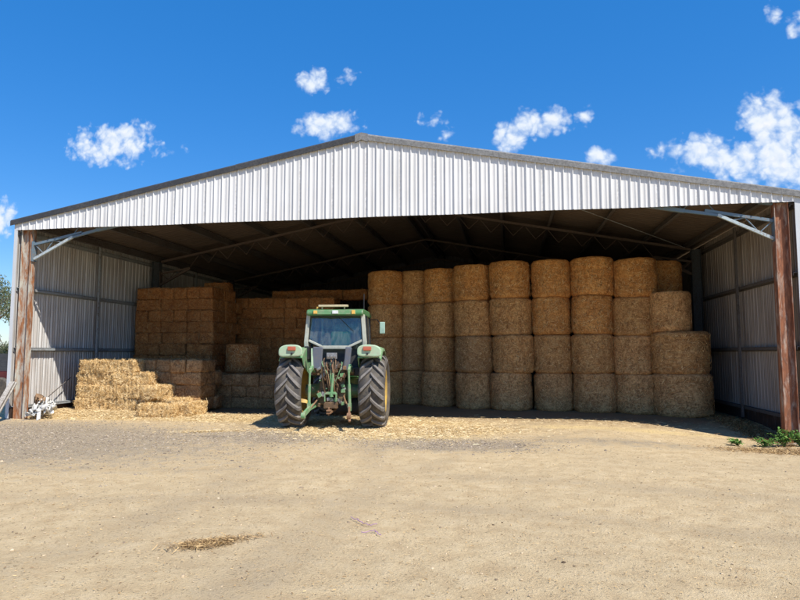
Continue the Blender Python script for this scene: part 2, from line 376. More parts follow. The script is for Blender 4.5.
Z = Z+rough
nx, ny = len(gx), len(gy)
q = (np.arange(ny-1)[:, None]*nx+np.arange(nx-1)[None, :]).ravel()
quads = np.stack([q, q+1, q+1+nx, q+nx], 1)
gme = np_mesh('ground', np.stack([X.ravel(), Y.ravel(), Z.ravel()], 1), quads)
def blob(x, y, cx, cy, rx, ry, rot=0):
    c, s_ = math.cos(rot), math.sin(rot); u = ((x-cx)*c+(y-cy)*s_)/rx; v = (-(x-cx)*s_+(y-cy)*c)/ry
    return np.clip(1.25-np.sqrt(u*u+v*v), 0, 1)
grav = np.maximum.reduce([blob(X, Y, -9.4, 10.7, 5.8, 3.2, -.2), blob(X, Y, -4.6, 11.7, 2.6, 1.3, .1)*.8, blob(X, Y, -1.0, 11.3, 2.0, 1.1, .1)*.9, blob(X, Y, 2.0, 12.1, 2.6, .8)*.55])
stra = np.maximum.reduce([blob(X, Y, -6.8, 14.9, 4.6, .95, .02), blob(X, Y, -2.4, 13.0, 2.2, 1.6, .2), blob(X, Y, -3.6, 14.5, 3.2, .9), blob(X, Y, -1.1, 13.4, 1.2, .9)*.9, blob(X, Y, -10, 14.3, 2.0, .5)*.8, blob(X, Y, -6.0, 12.2, .7, .12, .35)*.9, blob(X, Y, 2.2, 14.3, 3.0, .5)*.55])
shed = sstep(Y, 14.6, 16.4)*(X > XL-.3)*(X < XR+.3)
trk = np.zeros_like(X)          # faint wheel tracks: compacted, slightly greyer bands
for cx, cy, rad in ((-16, 6.0, 12.6), (-16, 6.0, 14.4), (11.5, 4.5, 13.4), (11.5, 4.5, 15.1), (-2, -9.5, 16.2), (-2, -9.5, 17.9)):
    d = np.abs(np.hypot(X-cx, Y-cy)-rad); trk = np.maximum(trk, np.clip(1.2-d/.28, 0, 1))
ca = gme.color_attributes.new('zones', 'FLOAT_COLOR', 'POINT')
ca.data.foreach_set('color', np.stack([grav, stra, shed, trk], -1).astype('f').ravel())
m, t, bs = new_mat('yard_soil')
co = t.n('ShaderNodeTexCoord').outputs['Object']
at = t.n('ShaderNodeVertexColor', layer_name='zones'); sp = t.n('ShaderNodeSeparateColor'); t.l(at.outputs[0], sp.inputs[0])
big = t.noise(co, .55, 5, .6); med = t.noise(co, 4, 6, .65); fin_ = t.noise(co, 45, 5, .7); vf = t.noise(t.scale(co, (90, 150, 90)), 1, 3, .7)
sand = t.ramp(med, [(.3, (.53, .38, .21)), (.52, (.665, .505, .29)), (.72, (.74, .58, .355))])
sand = t.mix(t.ramp(big, [(.40, 0), (.70, .55)]), sand, (.55, .42, .25))
g_col = t.ramp(fin_, [(.34, (.20, .155, .105)), (.5, (.34, .275, .195)), (.66, (.50, .42, .31))])
gm = t.math('ADD', sp.outputs[0], t.math('MULTIPLY_ADD', med, 1.6, -.85)); gm = t.math('ADD', gm, t.math('MULTIPLY_ADD', fin_, .8, -.4))
gm = t.ramp(gm, [(.2, 0), (.62, .82)])
gm = t.math('MULTIPLY', gm, t.ramp(sp.outputs[0], [(0, 0), (.12, 1)]))
col = t.mix(gm, sand, g_col)
st_col = t.ramp(vf, [(.3, (.48, .32, .13)), (.5, (.74, .555, .27)), (.7, (.90, .73, .43))])
sm = t.math('ADD', sp.outputs[1], t.math('MULTIPLY_ADD', med, 1.5, -.8)); sm = t.math('ADD', sm, t.math('MULTIPLY_ADD', fin_, .6, -.3))
sm = t.math('MULTIPLY', t.ramp(sm, [(.12, 0), (.5, .95)]), t.ramp(sp.outputs[1], [(0, 0), (.1, 1)]))
col = t.mix(sm, col, st_col)
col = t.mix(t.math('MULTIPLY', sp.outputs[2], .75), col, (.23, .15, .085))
tk_ = t.math('MULTIPLY', at.outputs[1], t.ramp(t.math('ADD', t.math('MULTIPLY', med, .6), t.math('MULTIPLY', big, .5)), [(.42, 0), (.66, .42)]))
col = t.mix(tk_, col, (.36, .275, .18))
spk = t.noise(t.scale(co, (26, 40, 26)), 1, 3, .6, .4)
col = t.mix(t.ramp(spk, [(.60, 0), (.68, .55)]), col, (.20, .14, .08))
spk2 = t.noise(co, 60, 2, .5); col = t.mix(t.ramp(spk2, [(.68, 0), (.75, .4)]), col, (.72, .60, .42))
ln = t.n('ShaderNodeVectorMath', operation='DISTANCE'); t.l(co, ln.inputs[0]); ln.inputs[1].default_value = (-3, 12, 0)
gd = t.ramp(t.math('ADD', t.math('MULTIPLY', ln.outputs['Value'], .01), t.math('MULTIPLY_ADD', big, .12, -.06)), [(.20, 0), (.34, 1)])
col = t.mix(gd, col, t.mix(big, (.30, .24, .11), (.42, .34, .17)))
t.l(col, bs.inputs['Base Color']); bs.inputs['Roughness'].default_value = .95; bs.inputs['Specular IOR Level'].default_value = .15
hh = t.math('ADD', t.math('MULTIPLY', fin_, .5), t.math('ADD', t.math('MULTIPLY', med, .8), t.math('MULTIPLY', vf, .35)))
bump(t, bs, hh, .9, .045)
ground = link('ground', gme, 'yard_soil', smooth=True); tag(ground, 'dry sandy farmyard ground with grey gravel and trodden straw', 'ground', kind='structure')

# ------------------------------------------------------------------ the shed
shed_root = empty('hay_shed', (0, 0, 0))
tag(shed_root, 'big open-fronted corrugated steel hay shed with a low pitched gable roof', 'shed')
def ribs(a, b, pitch=.195, h=.029, seed=0):
    """corrugation profile along one axis: list of (position, height)"""
    r = random.Random(seed); out = []; x = a
    while x < b-.01:
        o_ = r.uniform(-.003, .003)
        out += [(x, o_), (x+pitch*.40, o_), (x+pitch*.42, o_+.004), (x+pitch*.52, o_+.004), (x+pitch*.54, o_), (x+pitch*.80, o_), (x+pitch*.87, h+o_), (x+pitch*.95, h+o_)]
        x += pitch
    out.append((b, 0)); return [p for p in out if p[0] <= b]
# gable cladding
def sheet(name, mat, prof, f0, f1, parent, thick=.0):
    v, q = [], []
    for p, h in prof: v += [f0(p, h), f1(p, h)]
    n = len(prof); q = [(2*i, 2*i+2, 2*i+3, 2*i+1) for i in range(n-1)]
    return link(name, np_mesh(name, v, q), mat, parent)
YG = YF-.02
g = sheet('gable_cladding', 'zinc_fascia', ribs(XL, XW-.04, seed=2), lambda p, h: (p, YG-h, ZF+.012*math.sin(p*1.7)*.5), lambda p, h: (p, YG-h, roofz(p)-.1), shed_root)
g['label'] = 'pale ribbed zinc cladding across the gable'
MB().box(((XL+XR)/2, YF+.05, ZF+.06), (XR-XL-.1, .05, .09)).build('fascia_beam', 'steel_dark', shed_root)
# barge capping
for sgn, mat, lab in ((-1, 'cap_dark', 'dark capping along the left roof edge'), (1, 'cap_pale', 'pale lichen-spotted capping along the right roof edge')):
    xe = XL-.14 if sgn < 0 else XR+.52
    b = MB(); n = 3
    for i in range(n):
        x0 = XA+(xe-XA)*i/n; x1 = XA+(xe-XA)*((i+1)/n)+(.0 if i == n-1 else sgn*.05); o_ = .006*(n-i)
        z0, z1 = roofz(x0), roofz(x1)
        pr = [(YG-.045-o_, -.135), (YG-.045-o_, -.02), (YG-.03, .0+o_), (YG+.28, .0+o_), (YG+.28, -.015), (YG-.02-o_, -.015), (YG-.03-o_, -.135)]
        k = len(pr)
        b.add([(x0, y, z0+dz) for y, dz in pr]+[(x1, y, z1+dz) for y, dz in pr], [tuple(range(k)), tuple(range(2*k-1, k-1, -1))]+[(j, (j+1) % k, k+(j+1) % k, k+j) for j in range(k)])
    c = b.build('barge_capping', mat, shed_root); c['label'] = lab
# a ridge piece where the two cappings meet
MB().prism([(XA-.15, roofz(XA-.15)-.17), (XA, ZA-.135), (XA+.15, roofz(XA+.15)-.17), (XA+.15, roofz(XA+.15)+.02), (XA, ZA+.028), (XA-.15, roofz(XA-.15)+.02)], 'y', YG-.07, YG+.3).build('ridge_capping', 'cap_pale', shed_root)
# roof: two slopes of ribbed sheet with purlins
for sgn in (-1, 1):
    xe = XL-.12 if sgn < 0 else XR+.47
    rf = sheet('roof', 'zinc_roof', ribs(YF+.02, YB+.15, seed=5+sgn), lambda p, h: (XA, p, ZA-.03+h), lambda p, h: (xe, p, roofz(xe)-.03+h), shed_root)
    for d in [.18]+[1.70+1.42*k for k in range(5)]+[8.55]:
        x = XA+sgn*d; z = roofz(x)-.155
        ang = sgn*math.atan(SLOPE); rot = Matrix.Rotation(ang, 3, 'Y')
        b = MB()
        L = YB-YF-.05; yc = (YF+YB)/2+.03
        b.box((x, yc, z), (.022, L, .19), rot); b.box(Vector((x, yc, z))+rot @ Vector((.028, 0, .085)), (.07, L, .014), rot); b.box(Vector((x, yc, z))+rot @ Vector((-.028, 0, -.085)), (.07, L, .014), rot)
        b.build('purlin', 'steel_dark', rf)
# side walls
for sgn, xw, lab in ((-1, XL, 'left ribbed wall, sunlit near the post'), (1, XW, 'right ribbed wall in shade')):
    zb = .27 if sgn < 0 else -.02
    wl = sheet('wall', 'zinc_wall' if sgn < 0 else 'zinc_wall_brown', ribs(YF+.02, YB, .19, .040, seed=9+sgn), lambda p, h: (xw+sgn*h, p, zb+.02*math.sin(p*2.3)), lambda p, h: (xw+sgn*h, p, roofz(xw)-.05), shed_root); wl['label'] = lab
    for z in (.30, 1.73, 3.22, 4.62):
        b = MB(); xi = xw-sgn*.065
        L = YB-YF-.1; yc = (YF+YB)/2
        b.box((xi, yc, z), (.11, L, .018)); b.box((xi+sgn*.045, yc, z-.045), (.016, L, .085)); b.box((xi-sgn*.048, yc, z-.03), (.014, L, .06))
        gt = b.build('girt', 'galv' if sgn < 0 else 'steel_dark', wl)
    MB().box((xw+sgn*.012, (YF+YB)/2, .07), (.10, YB-YF, .40)).build('base_board', 'rust_dark', wl)
bw = sheet('wall', 'zinc_back_shade', ribs(XL, XW, seed=20), lambda p, h: (p, YB+h, .0), lambda p, h: (p, YB+h, roofz(p)-.012), shed_root); bw['label'] = 'back wall, coloured nearly black for shade'
for z in (1.73, 3.22, 4.62): MB().box(((XL+XR)/2, YB-.07, z), (XR-XL-.4, .1, .08)).build('girt', 'steel_dark', bw)
# front corner flashings and pipe brackets
for sgn, x0, x1 in ((-1, XL-.055, XL+.035), (1, XW-.05, XW+.24)):
    b = MB(); zt = roofz(x0 if sgn < 0 else x1)-.06
    b.box(((x0+x1)/2, YF-.012, (zt+.02)/2), (x1-x0, .012, zt-.02)); b.box((x0+.004 if sgn < 0 else x1-.004, YF+.10, (zt+.02)/2), (.008, .2, zt-.02))
    b.build('corner_flashing', 'flashing', shed_root)
# portal columns and lattice rafters
def column_mesh(h):
    b = MB(); b.box((0, 0, h/2), (.25, .012, h)); b.box((-.127, 0, h/2), (.014, .18, h)); b.box((.127, 0, h/2), (.014, .18, h))
    b.box((0, 0, .012), (.42, .30, .024)); return b
for k in range(4):
    y = YF+.12+BAY*k if k < 3 else YB-.22
    for sgn, xw in ((-1, XL), (1, XW)):
        xc = xw-sgn*(.25 if sgn < 0 else .285); g0 = GZ(xc, y)-.03; mat = ('rust_patchy' if sgn < 0 else 'rust_red') if k == 0 else 'column_blue'
        c = column_mesh(roofz(xc)-.27-g0).build('column', mat, shed_root, bevel=.003); c.location = (xc, y, g0)
        if k == 0:
            c['label'] = 'rust-streaked pale front post' if sgn < 0 else 'red-rusted front post'
            MB().box((0, .02, -.02), (.6, .5, .10)).build('footing', 'footing', c)
    tr_ = MB(); web = MB(); knees = []
    OFF = .68
    for sgn, xw in ((-1, XL), (1, XW)):
        xc = xw-sgn*.42
        pts = [(xc, y, 3.93), (xc-sgn*1.05, y, 4.46)]
        xk = xc-sgn*1.7; pts.append((xk, y, roofz(xk)-OFF-.03)); pts.append((XA, y, ZA-OFF))
        kb = MB().beam(pts[0], pts[1], .055, .06) if k == 0 else tr_.beam(pts[0], pts[1], .075, .075)
        if k == 0: knees.append(kb); tr_.beam(pts[1], pts[2], .06, .06); tr_.beam(pts[2], pts[3], .09, .075)
        tr_.beam((xc-sgn*1.05, y, 4.47), (xc, y, 4.30), .05, .055) if k else web.beam((xc-sgn*1.3, y, 4.56), (xc, y, 4.30), .06, .06)
        tr_.beam((xc, y, roofz(xc)-.30), (XA, y, ZA-.30), .09, .07)
        n = 22; last = None
        for i in range(n+1):
            x = xc-sgn*(1.05+(abs(XA-xc)-1.05)*i/n); zt = roofz(x)-.31; zb = roofz(x)-OFF-.01
            p = (x, y, zt if i % 2 else zb)
            if last: web.tube([last, p], .010, 6)
            last = p
        for i in range(4):
            f = i/4; f2 = (i+1)/4; lo_ = lambda f: (xc-sgn*1.05*f, y, 3.93+.53*f); up_ = lambda f: (xc-sgn*1.05*f, y, 4.30+.17*f)
            web.tube([lo_(f), up_(f2)] if i % 2 else [up_(f), lo_(f2)], .013, 6)
        web.box((xc+sgn*.01, y, 4.12), (.02, .16, .5))
    t_ = tr_.build('truss', 'chord_blue' if k == 0 else 'truss_steel', shed_root)
    for kb in knees: kb.build('knee_brace', 'chord_pale', t_)
    web.build('web', 'chord_blue' if k == 0 else 'truss_steel', t_)
for y in (YF+.12+BAY/2, YF+.12+BAY*1.5):       # intermediate wall posts
    for sgn, xw in ((-1, XL), (1, XW)):
        MB().box((xw-sgn*.17, y, roofz(xw)/2-.05), (.055, .065, roofz(xw)-.2)).build('wall_post', 'galv' if sgn < 0 else 'steel_dark', shed_root)
# thin brace rods in the roof plane of the first bay
for sgn, xw in ((1, XW),):
    xa = xw-sgn*.6; xb = XA+sgn*2
    MB().tube([(xa, YF+BAY, roofz(xa)-.29), (xb, YF+.2, roofz(xb)-.29)], .011, 6).build('brace_rod', 'galv', shed_root)

# ------------------------------------------------------------------ bales
def square_bale_mesh(L, W, H, seed, n_sl=420, blades='blade_straw', body='straw_brown', out=1.0):
    r = random.Random(seed); st = .055
    bm = bmesh.new(); bmesh.ops.create_cube(bm, size=1)
    for v in bm.verts: v.co = Vector((v.co.x*L, v.co.y*W, v.co.z*H))
    bmesh.ops.subdivide_edges(bm, edges=[e for e in bm.edges if abs((e.verts[0].co-e.verts[1].co).x) > .01], cuts=int(L/st), use_grid_fill=True)
    bmesh.ops.subdivide_edges(bm, edges=[e for e in bm.edges if abs((e.verts[0].co-e.verts[1].co).y) > W*.5], cuts=int(W/st), use_grid_fill=True)
    bmesh.ops.subdivide_edges(bm, edges=[e for e in bm.edges if abs((e.verts[0].co-e.verts[1].co).z) > H*.5], cuts=int(H/st), use_grid_fill=True)
    bm.normal_update(); P = []
    for v in bm.verts:
        u = Vector((v.co.x/L*2, v.co.y/W*2, v.co.z/H*2)); c = v.co.copy()
        ex = max(0, abs(u.x)-.93)/.07; ey = max(0, abs(u.y)-.88)/.12; ez = max(0, abs(u.z)-.78)/.22
        edge = sorted((ex, ey, ez))[1]                # how close to an edge
        c *= 1-.036*edge*edge
        g_ = min(abs(c.x-L*.17), abs(c.x+L*.17)); gr = max(0, 1-g_/.05)*.012
        fl = .016*out*math.sin(c.x*math.pi*2/.115+seed+2*noise.noise(Vector((c.z*3, c.y*3, seed))))       # flakes along the length
        nn = noise.noise(Vector((c.x*7+seed*3.1, c.y*7, c.z*7)))*.022+noise.noise(Vector((c.x*19+seed, c.y*19, c.z*19)))*.012
        c += v.normal*((nn+fl*.5)*out-gr)
        P.append(c)
    for v, c in zip(bm.verts, P): v.co = c
    bm.normal_update()
    fs = [f for f in bm.faces if f.normal.z > -.6]
    pts, nr = [], []
    for _ in range(n_sl):
        f = r.choice(fs); a = [x.co for x in f.verts]; s_, t_ = r.random(), r.random()
        pts.append(a[0].lerp(a[1], s_).lerp(a[3 % len(a)].lerp(a[2], s_), t_)+f.normal*.004); nr.append(f.normal)
    me = bpy.data.meshes.new('square_bale'); bm.to_mesh(me); bm.free()
    v, q_ = slivers(np.array(pts), np.array(nr), (.05, .17), .006, .45, seed)
    n0 = len(me.vertices); p0 = len(me.polygons); l0 = len(me.loops)
    V = [tuple(x.co) for x in me.vertices]+[tuple(x) for x in v]; F = [tuple(p.vertices) for p in me.polygons]+[tuple(int(i)+n0 for i in x) for x in q_]
    me2 = bpy.data.meshes.new('square_bale'); me2.from_pydata(V, [], F); me2.update()
    me2.materials.append(MATS[body]); me2.materials.append(MATS[blades]); me2.name = 'square_bale'
    mi = [0]*p0+[1]*(len(F)-p0); me2.polygons.foreach_set('material_index', mi)
    me2.polygons.foreach_set('use_smooth', [True]*len(F)); bpy.data.meshes.remove(me); return me2
def put(name, me, loc, rz, label, cat, group, tilt=(0, 0)):
    o = bpy.data.objects.new(name, me); COL.objects.link(o); o.location = loc; o.rotation_euler = (tilt[0], tilt[1], rz)
    return tag(o, label, cat, group)
BL, BW, BH = .875, .44, .36
brown = [square_bale_mesh(BL, BW, BH, 30+i, 420, 'blade_brown', 'straw_brown') for i in range(4)]
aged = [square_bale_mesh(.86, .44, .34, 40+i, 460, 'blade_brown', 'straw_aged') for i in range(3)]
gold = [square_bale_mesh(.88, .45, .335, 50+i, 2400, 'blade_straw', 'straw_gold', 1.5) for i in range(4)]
jit = lambda a: random.uniform(-a, a)
def jput(pool, x, y, z, turned, label, group, j=.018):
    sx = 0 if not turned else math.pi/2
    if random.random() < .5: sx += math.pi
    o = put('square_bale', random.choice(pool), (x+jit(j), y+jit(j*2.2), z+jit(.006)), sx+jit(.04), label, 'straw bale', group, (jit(.02), jit(.02)))
    o.scale = (random.uniform(.97, 1.05), random.uniform(.98, 1.05), random.uniform(.97, 1.05)); return o

def block(pool, x0, y0, nl, long_n, depth, H, z0, group, where, inset=None):
    """outer bales of a stack of crossed layers, front face at y0, front width long_n bale lengths"""
    Wd = long_n*.875; endn = int(round(Wd/.44)); pitch_e = Wd/endn
    for k in range(nl):
        lay = nl-1-k; z = z0+H*(k+.5)
        lname = 'top layer' if lay == 0 else '%s layer down' % ORD[lay]
        ox = jit(.02); oy = jit(.03)+(inset(k) if inset else 0)
        if k % 2 == 0:
            for i in range(long_n):
                jput(pool, x0+.875*(i+.5)+ox, y0+.22+oy, z, False, '%s lengthwise bale from left, %s, %s' % (ORD[i], lname, where), group)
            for i in range(1, int(depth/.44)):
                jput(pool, x0+Wd-.4375+ox, y0+.22+.44*i+oy, z, False, 'right side bale, %s behind the front, %s, %s' % (ORD[i-1], lname, where), group)
        else:
            for i in range(endn):
                jput(pool, x0+pitch_e*(i+.5)+ox, y0+.43+oy, z, True, '%s bale end from left, %s, %s' % (ORD[i], lname, where), group)
            for i in range(1, int(depth/.87)):
                jput(pool, x0+Wd-.22+ox, y0+.43+.87*i+oy, z, True, 'right side bale, %s behind the front, %s, %s' % (ORD[i-1], lname, where), group)
random.seed(21)
block(brown, -11.69, 18.45, 10, 3, 2.25, .355, GZ(-10.5, 18.5), 'small square bales of the tall left stack', 'tall left stack')
for x in (-9.75,): jput(brown, x, 20.25, GZ(x, 19.6)+3.55+.15, False, 'loose small square bale set back on top of the tall left stack', 'small square bales of the tall left stack')
block(brown, -9.34, 20.85, 10, 4, .9, .35, GZ(-7, 20.7), 'small square bales of the stack behind the tractor', 'stack behind the tractor')
for i in range(4): jput(brown, -8.0+.9*i, 22.0, GZ(-7, 22)+3.5+.17, False, 'small square bale set back on top of the stack behind the tractor, %s from left' % ORD[i], 'small square bales of the stack behind the tractor')
# low stack beside the tractor (three layers)
block(aged, -8.82, 17.45, 3, 3, .9, .325, GZ(-7.6, 17.5)-.01, 'bales of the low stack beside the tractor', 'low stack beside the tractor')
for i in range(3):
    jput(aged, -8.82+.875*(i+.5), 18.1+.44, GZ(-7.6, 18.4)+.325*2.5, False, 'small square bale in the second row on top of the low stack, %s from left' % ORD[i], 'bales of the low stack beside the tractor')
# grey block behind the sunlit bales
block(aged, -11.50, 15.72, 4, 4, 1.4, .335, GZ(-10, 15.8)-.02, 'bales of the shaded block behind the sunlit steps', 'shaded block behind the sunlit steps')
# sunlit stepped tier
G_ = 'sunlit golden bales stacked in steps'
zt = GZ(-10, 15.2)-.015
for k, (n, xs) in enumerate(((3, -11.22), (3, -11.20), (2, -11.25), (2, -11.16))):
    lay = ('bottom', 'second lowest', 'third lowest', 'top')[k]
    wid = (.90, .83, 1.04, .80)[k]
    for i in range(n):
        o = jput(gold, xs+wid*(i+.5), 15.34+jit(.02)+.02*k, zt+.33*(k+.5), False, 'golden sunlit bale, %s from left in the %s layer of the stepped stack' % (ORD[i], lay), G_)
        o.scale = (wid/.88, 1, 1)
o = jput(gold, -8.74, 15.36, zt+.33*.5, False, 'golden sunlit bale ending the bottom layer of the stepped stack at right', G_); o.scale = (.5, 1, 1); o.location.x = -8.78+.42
o = jput(gold, -8.36, 15.38, zt+.33*1.5, True, 'golden bale end forming the second step of the stepped stack', G_); o.location.x = -9.0
o = jput(gold, -8.58, 14.62, GZ(-8.5, 14.6)+.155, False, 'loose fluffy golden bale lying in front of the stepped stack', None); o.scale = (1.06, 1, .92); o.rotation_euler.z += .05
o = jput(gold, -8.02, 15.20, GZ(-7.8, 15.2)+.16, True, 'golden bale end on the floor right of the stepped stack', None)

# round bales, standing on their ends
def round_bale_mesh(r0, h, seed, body, n_sl=1300):
    N, M = 72, 26; rr = random.Random(seed); v = []; f = []
    prof = []
    for j in range(M+1):
        u = j/M; e = min(u, 1-u)*h
        rad = r0*(1-.075*max(0, 1-e/.09)**2)*(1+.018*math.sin(u*math.pi))
        prof.append((rad, (u-.5)*h))
    lean = rr.uniform(-.02, .02)
    for j, (rad, z) in enumerate(prof):
        for i in range(N):
            a = 2*math.pi*i/N; c, s_ = math.cos(a), math.sin(a)
            d = noise.noise(Vector((c*2.2+seed*5, s_*2.2, z*2.5)))*.030+noise.noise(Vector((c*9+seed, s_*9, z*11)))*.016+noise.noise(Vector((c*22+seed, s_*22, z*26)))*.008
            d += .010*math.sin(z*math.pi*2/.23+seed)*(.5+.5*noise.noise(Vector((c, s_, seed))))
            sq = 1+.012*math.cos(2*a+seed)
            v.append(((rad*sq+d)*c+lean*z, (rad*sq+d)*s_, z+(.012*noise.noise(Vector((c*3+seed, s_*3, 9+z)))-.012*(j == 0) if j in (0, M) else 0)))
    for j in range(M):
        for i in range(N): f.append((j*N+i, j*N+(i+1) % N, (j+1)*N+(i+1) % N, (j+1)*N+i))
    for j, top in ((0, -1), (M, 1)):                      # rolled ends
        prev = [j*N+i for i in range(N)]
        for ring in (.86, .7, .52, .34, .16):
            cur = []
            for i in range(N):
                x, y, z = v[j*N+i]; cur.append(len(v)); k = .018*math.sin(ring*50+math.atan2(y, x)); v.append((x*ring, y*ring, z+top*(.008+k*.3)))
            for i in range(N):
                qd = (prev[i], prev[(i+1) % N], cur[(i+1) % N], cur[i]); f.append(qd if top > 0 else qd[::-1])
            prev = cur
        f.append(tuple(prev) if top > 0 else tuple(prev[::-1]))
    pts, nr = [], []
    for _ in range(n_sl):
        a = rr.uniform(0, 2*math.pi); z = rr.uniform(-.43, .43)*h
        pts.append(((r0*1.02+.010)*math.cos(a), (r0*1.02+.010)*math.sin(a), z)); nr.append((math.cos(a), math.sin(a), 0))
    sv, sq_ = slivers(np.array(pts), np.array(nr), (.04, .12), .009, .12, seed); n0 = len(v); p0 = len(f)
    v += [tuple(x) for x in sv]; f += [tuple(int(i)+n0 for i in x) for x in sq_]
    me = bpy.data.meshes.new('round_bale'); me.from_pydata(v, [], f); me.update()
    me.materials.append(MATS[body]); me.materials.append(MATS['blade_round'])
    me.polygons.foreach_set('material_index', [0]*p0+[1]*(len(f)-p0)); me.polygons.foreach_set('use_smooth', [True]*len(f)); return me
RH = 1.055
rb = {b: [round_bale_mesh(.56, RH, 3+7*i+len(b), b) for i in range(3)] for b in ('straw_brown', 'straw_round', 'straw_round_top', 'straw_round_grey', 'straw_round_dull')}
def rbale(kind, x, y, z, r, h, label, group):
    o = put('round_bale', random.choice(rb[kind]), (x, y, z+h/2), random.uniform(0, 6.28), label, 'hay bale', group, (jit(.022), jit(.022)))
    o.scale = (r/.56, r/.56, h/RH); return o
T_, M_, Gy, D_ = 'straw_round_top', 'straw_round', 'straw_round_grey', 'straw_round_dull'
STACKS = [(-3.82, 19.93, .56, 1.05, (M_, M_, M_, T_)), (-2.87, 20.2, .55, 1.055, (Gy, D_, D_, M_)), (-2.02, 19.47, .53, 1.05, (Gy, M_, M_, T_)),
          (-.98, 18.84, .545, 1.05, (Gy, D_, M_, T_)), (.14, 18.55, .575, 1.06, (Gy, M_, M_, T_)), (1.27, 18.55, .545, 1.06, (Gy, M_, T_, T_)),
          (2.36, 18.31, .57, 1.065, (Gy, M_, T_, T_)), (3.46, 18.19, .555, 1.045, (Gy, Gy, M_, T_))]
GR = 'round bales stacked four high along the right of the shed'
for s_, (x, y, r, h, kinds) in enumerate(STACKS):
    z = GZ(x, y)
    for k in range(4):
        pos = ('bottom', 'second lowest', 'third lowest', 'top')[k]
        dx, dy = jit(.05), jit(.06)
        rbale(kinds[k], x+dx, y+dy, z+h*k, r*(1+jit(.035)), h*.985, 'round bale, %s in the %s stack from the left of the bale wall' % (pos, ORD[s_]), GR)
z = GZ(4.5, 17.7)
rbale(Gy, 4.51, 17.72, z, .72, 1.09, 'extra wide round bale on the ground by the right wall', None)
rbale(M_, 4.50, 17.74, z+1.09, .71, 1.09, 'extra wide round bale, upper of the two by the right wall', None)
rbale(Gy, 4.28, 17.70, z+2.18, .50, 1.04, 'narrow round bale standing on the two extra wide bales by right wall', None)
for k in range(4):
    rbale((M_, M_, M_, T_)[k], 4.42, 19.15, GZ(4.4, 19)+1.06*k, .53, 1.05, ('bottom', 'second lowest', 'third lowest', 'dark top')[k]+' round bale of the stack hidden behind the extra wide bales', 'round bales behind the extra wide bales')
rbale('straw_brown', -8.06, 18.55, GZ(-8, 18.4)+.975, .50, .88, 'round bale standing on the low square bales beside the tall left stack', None)

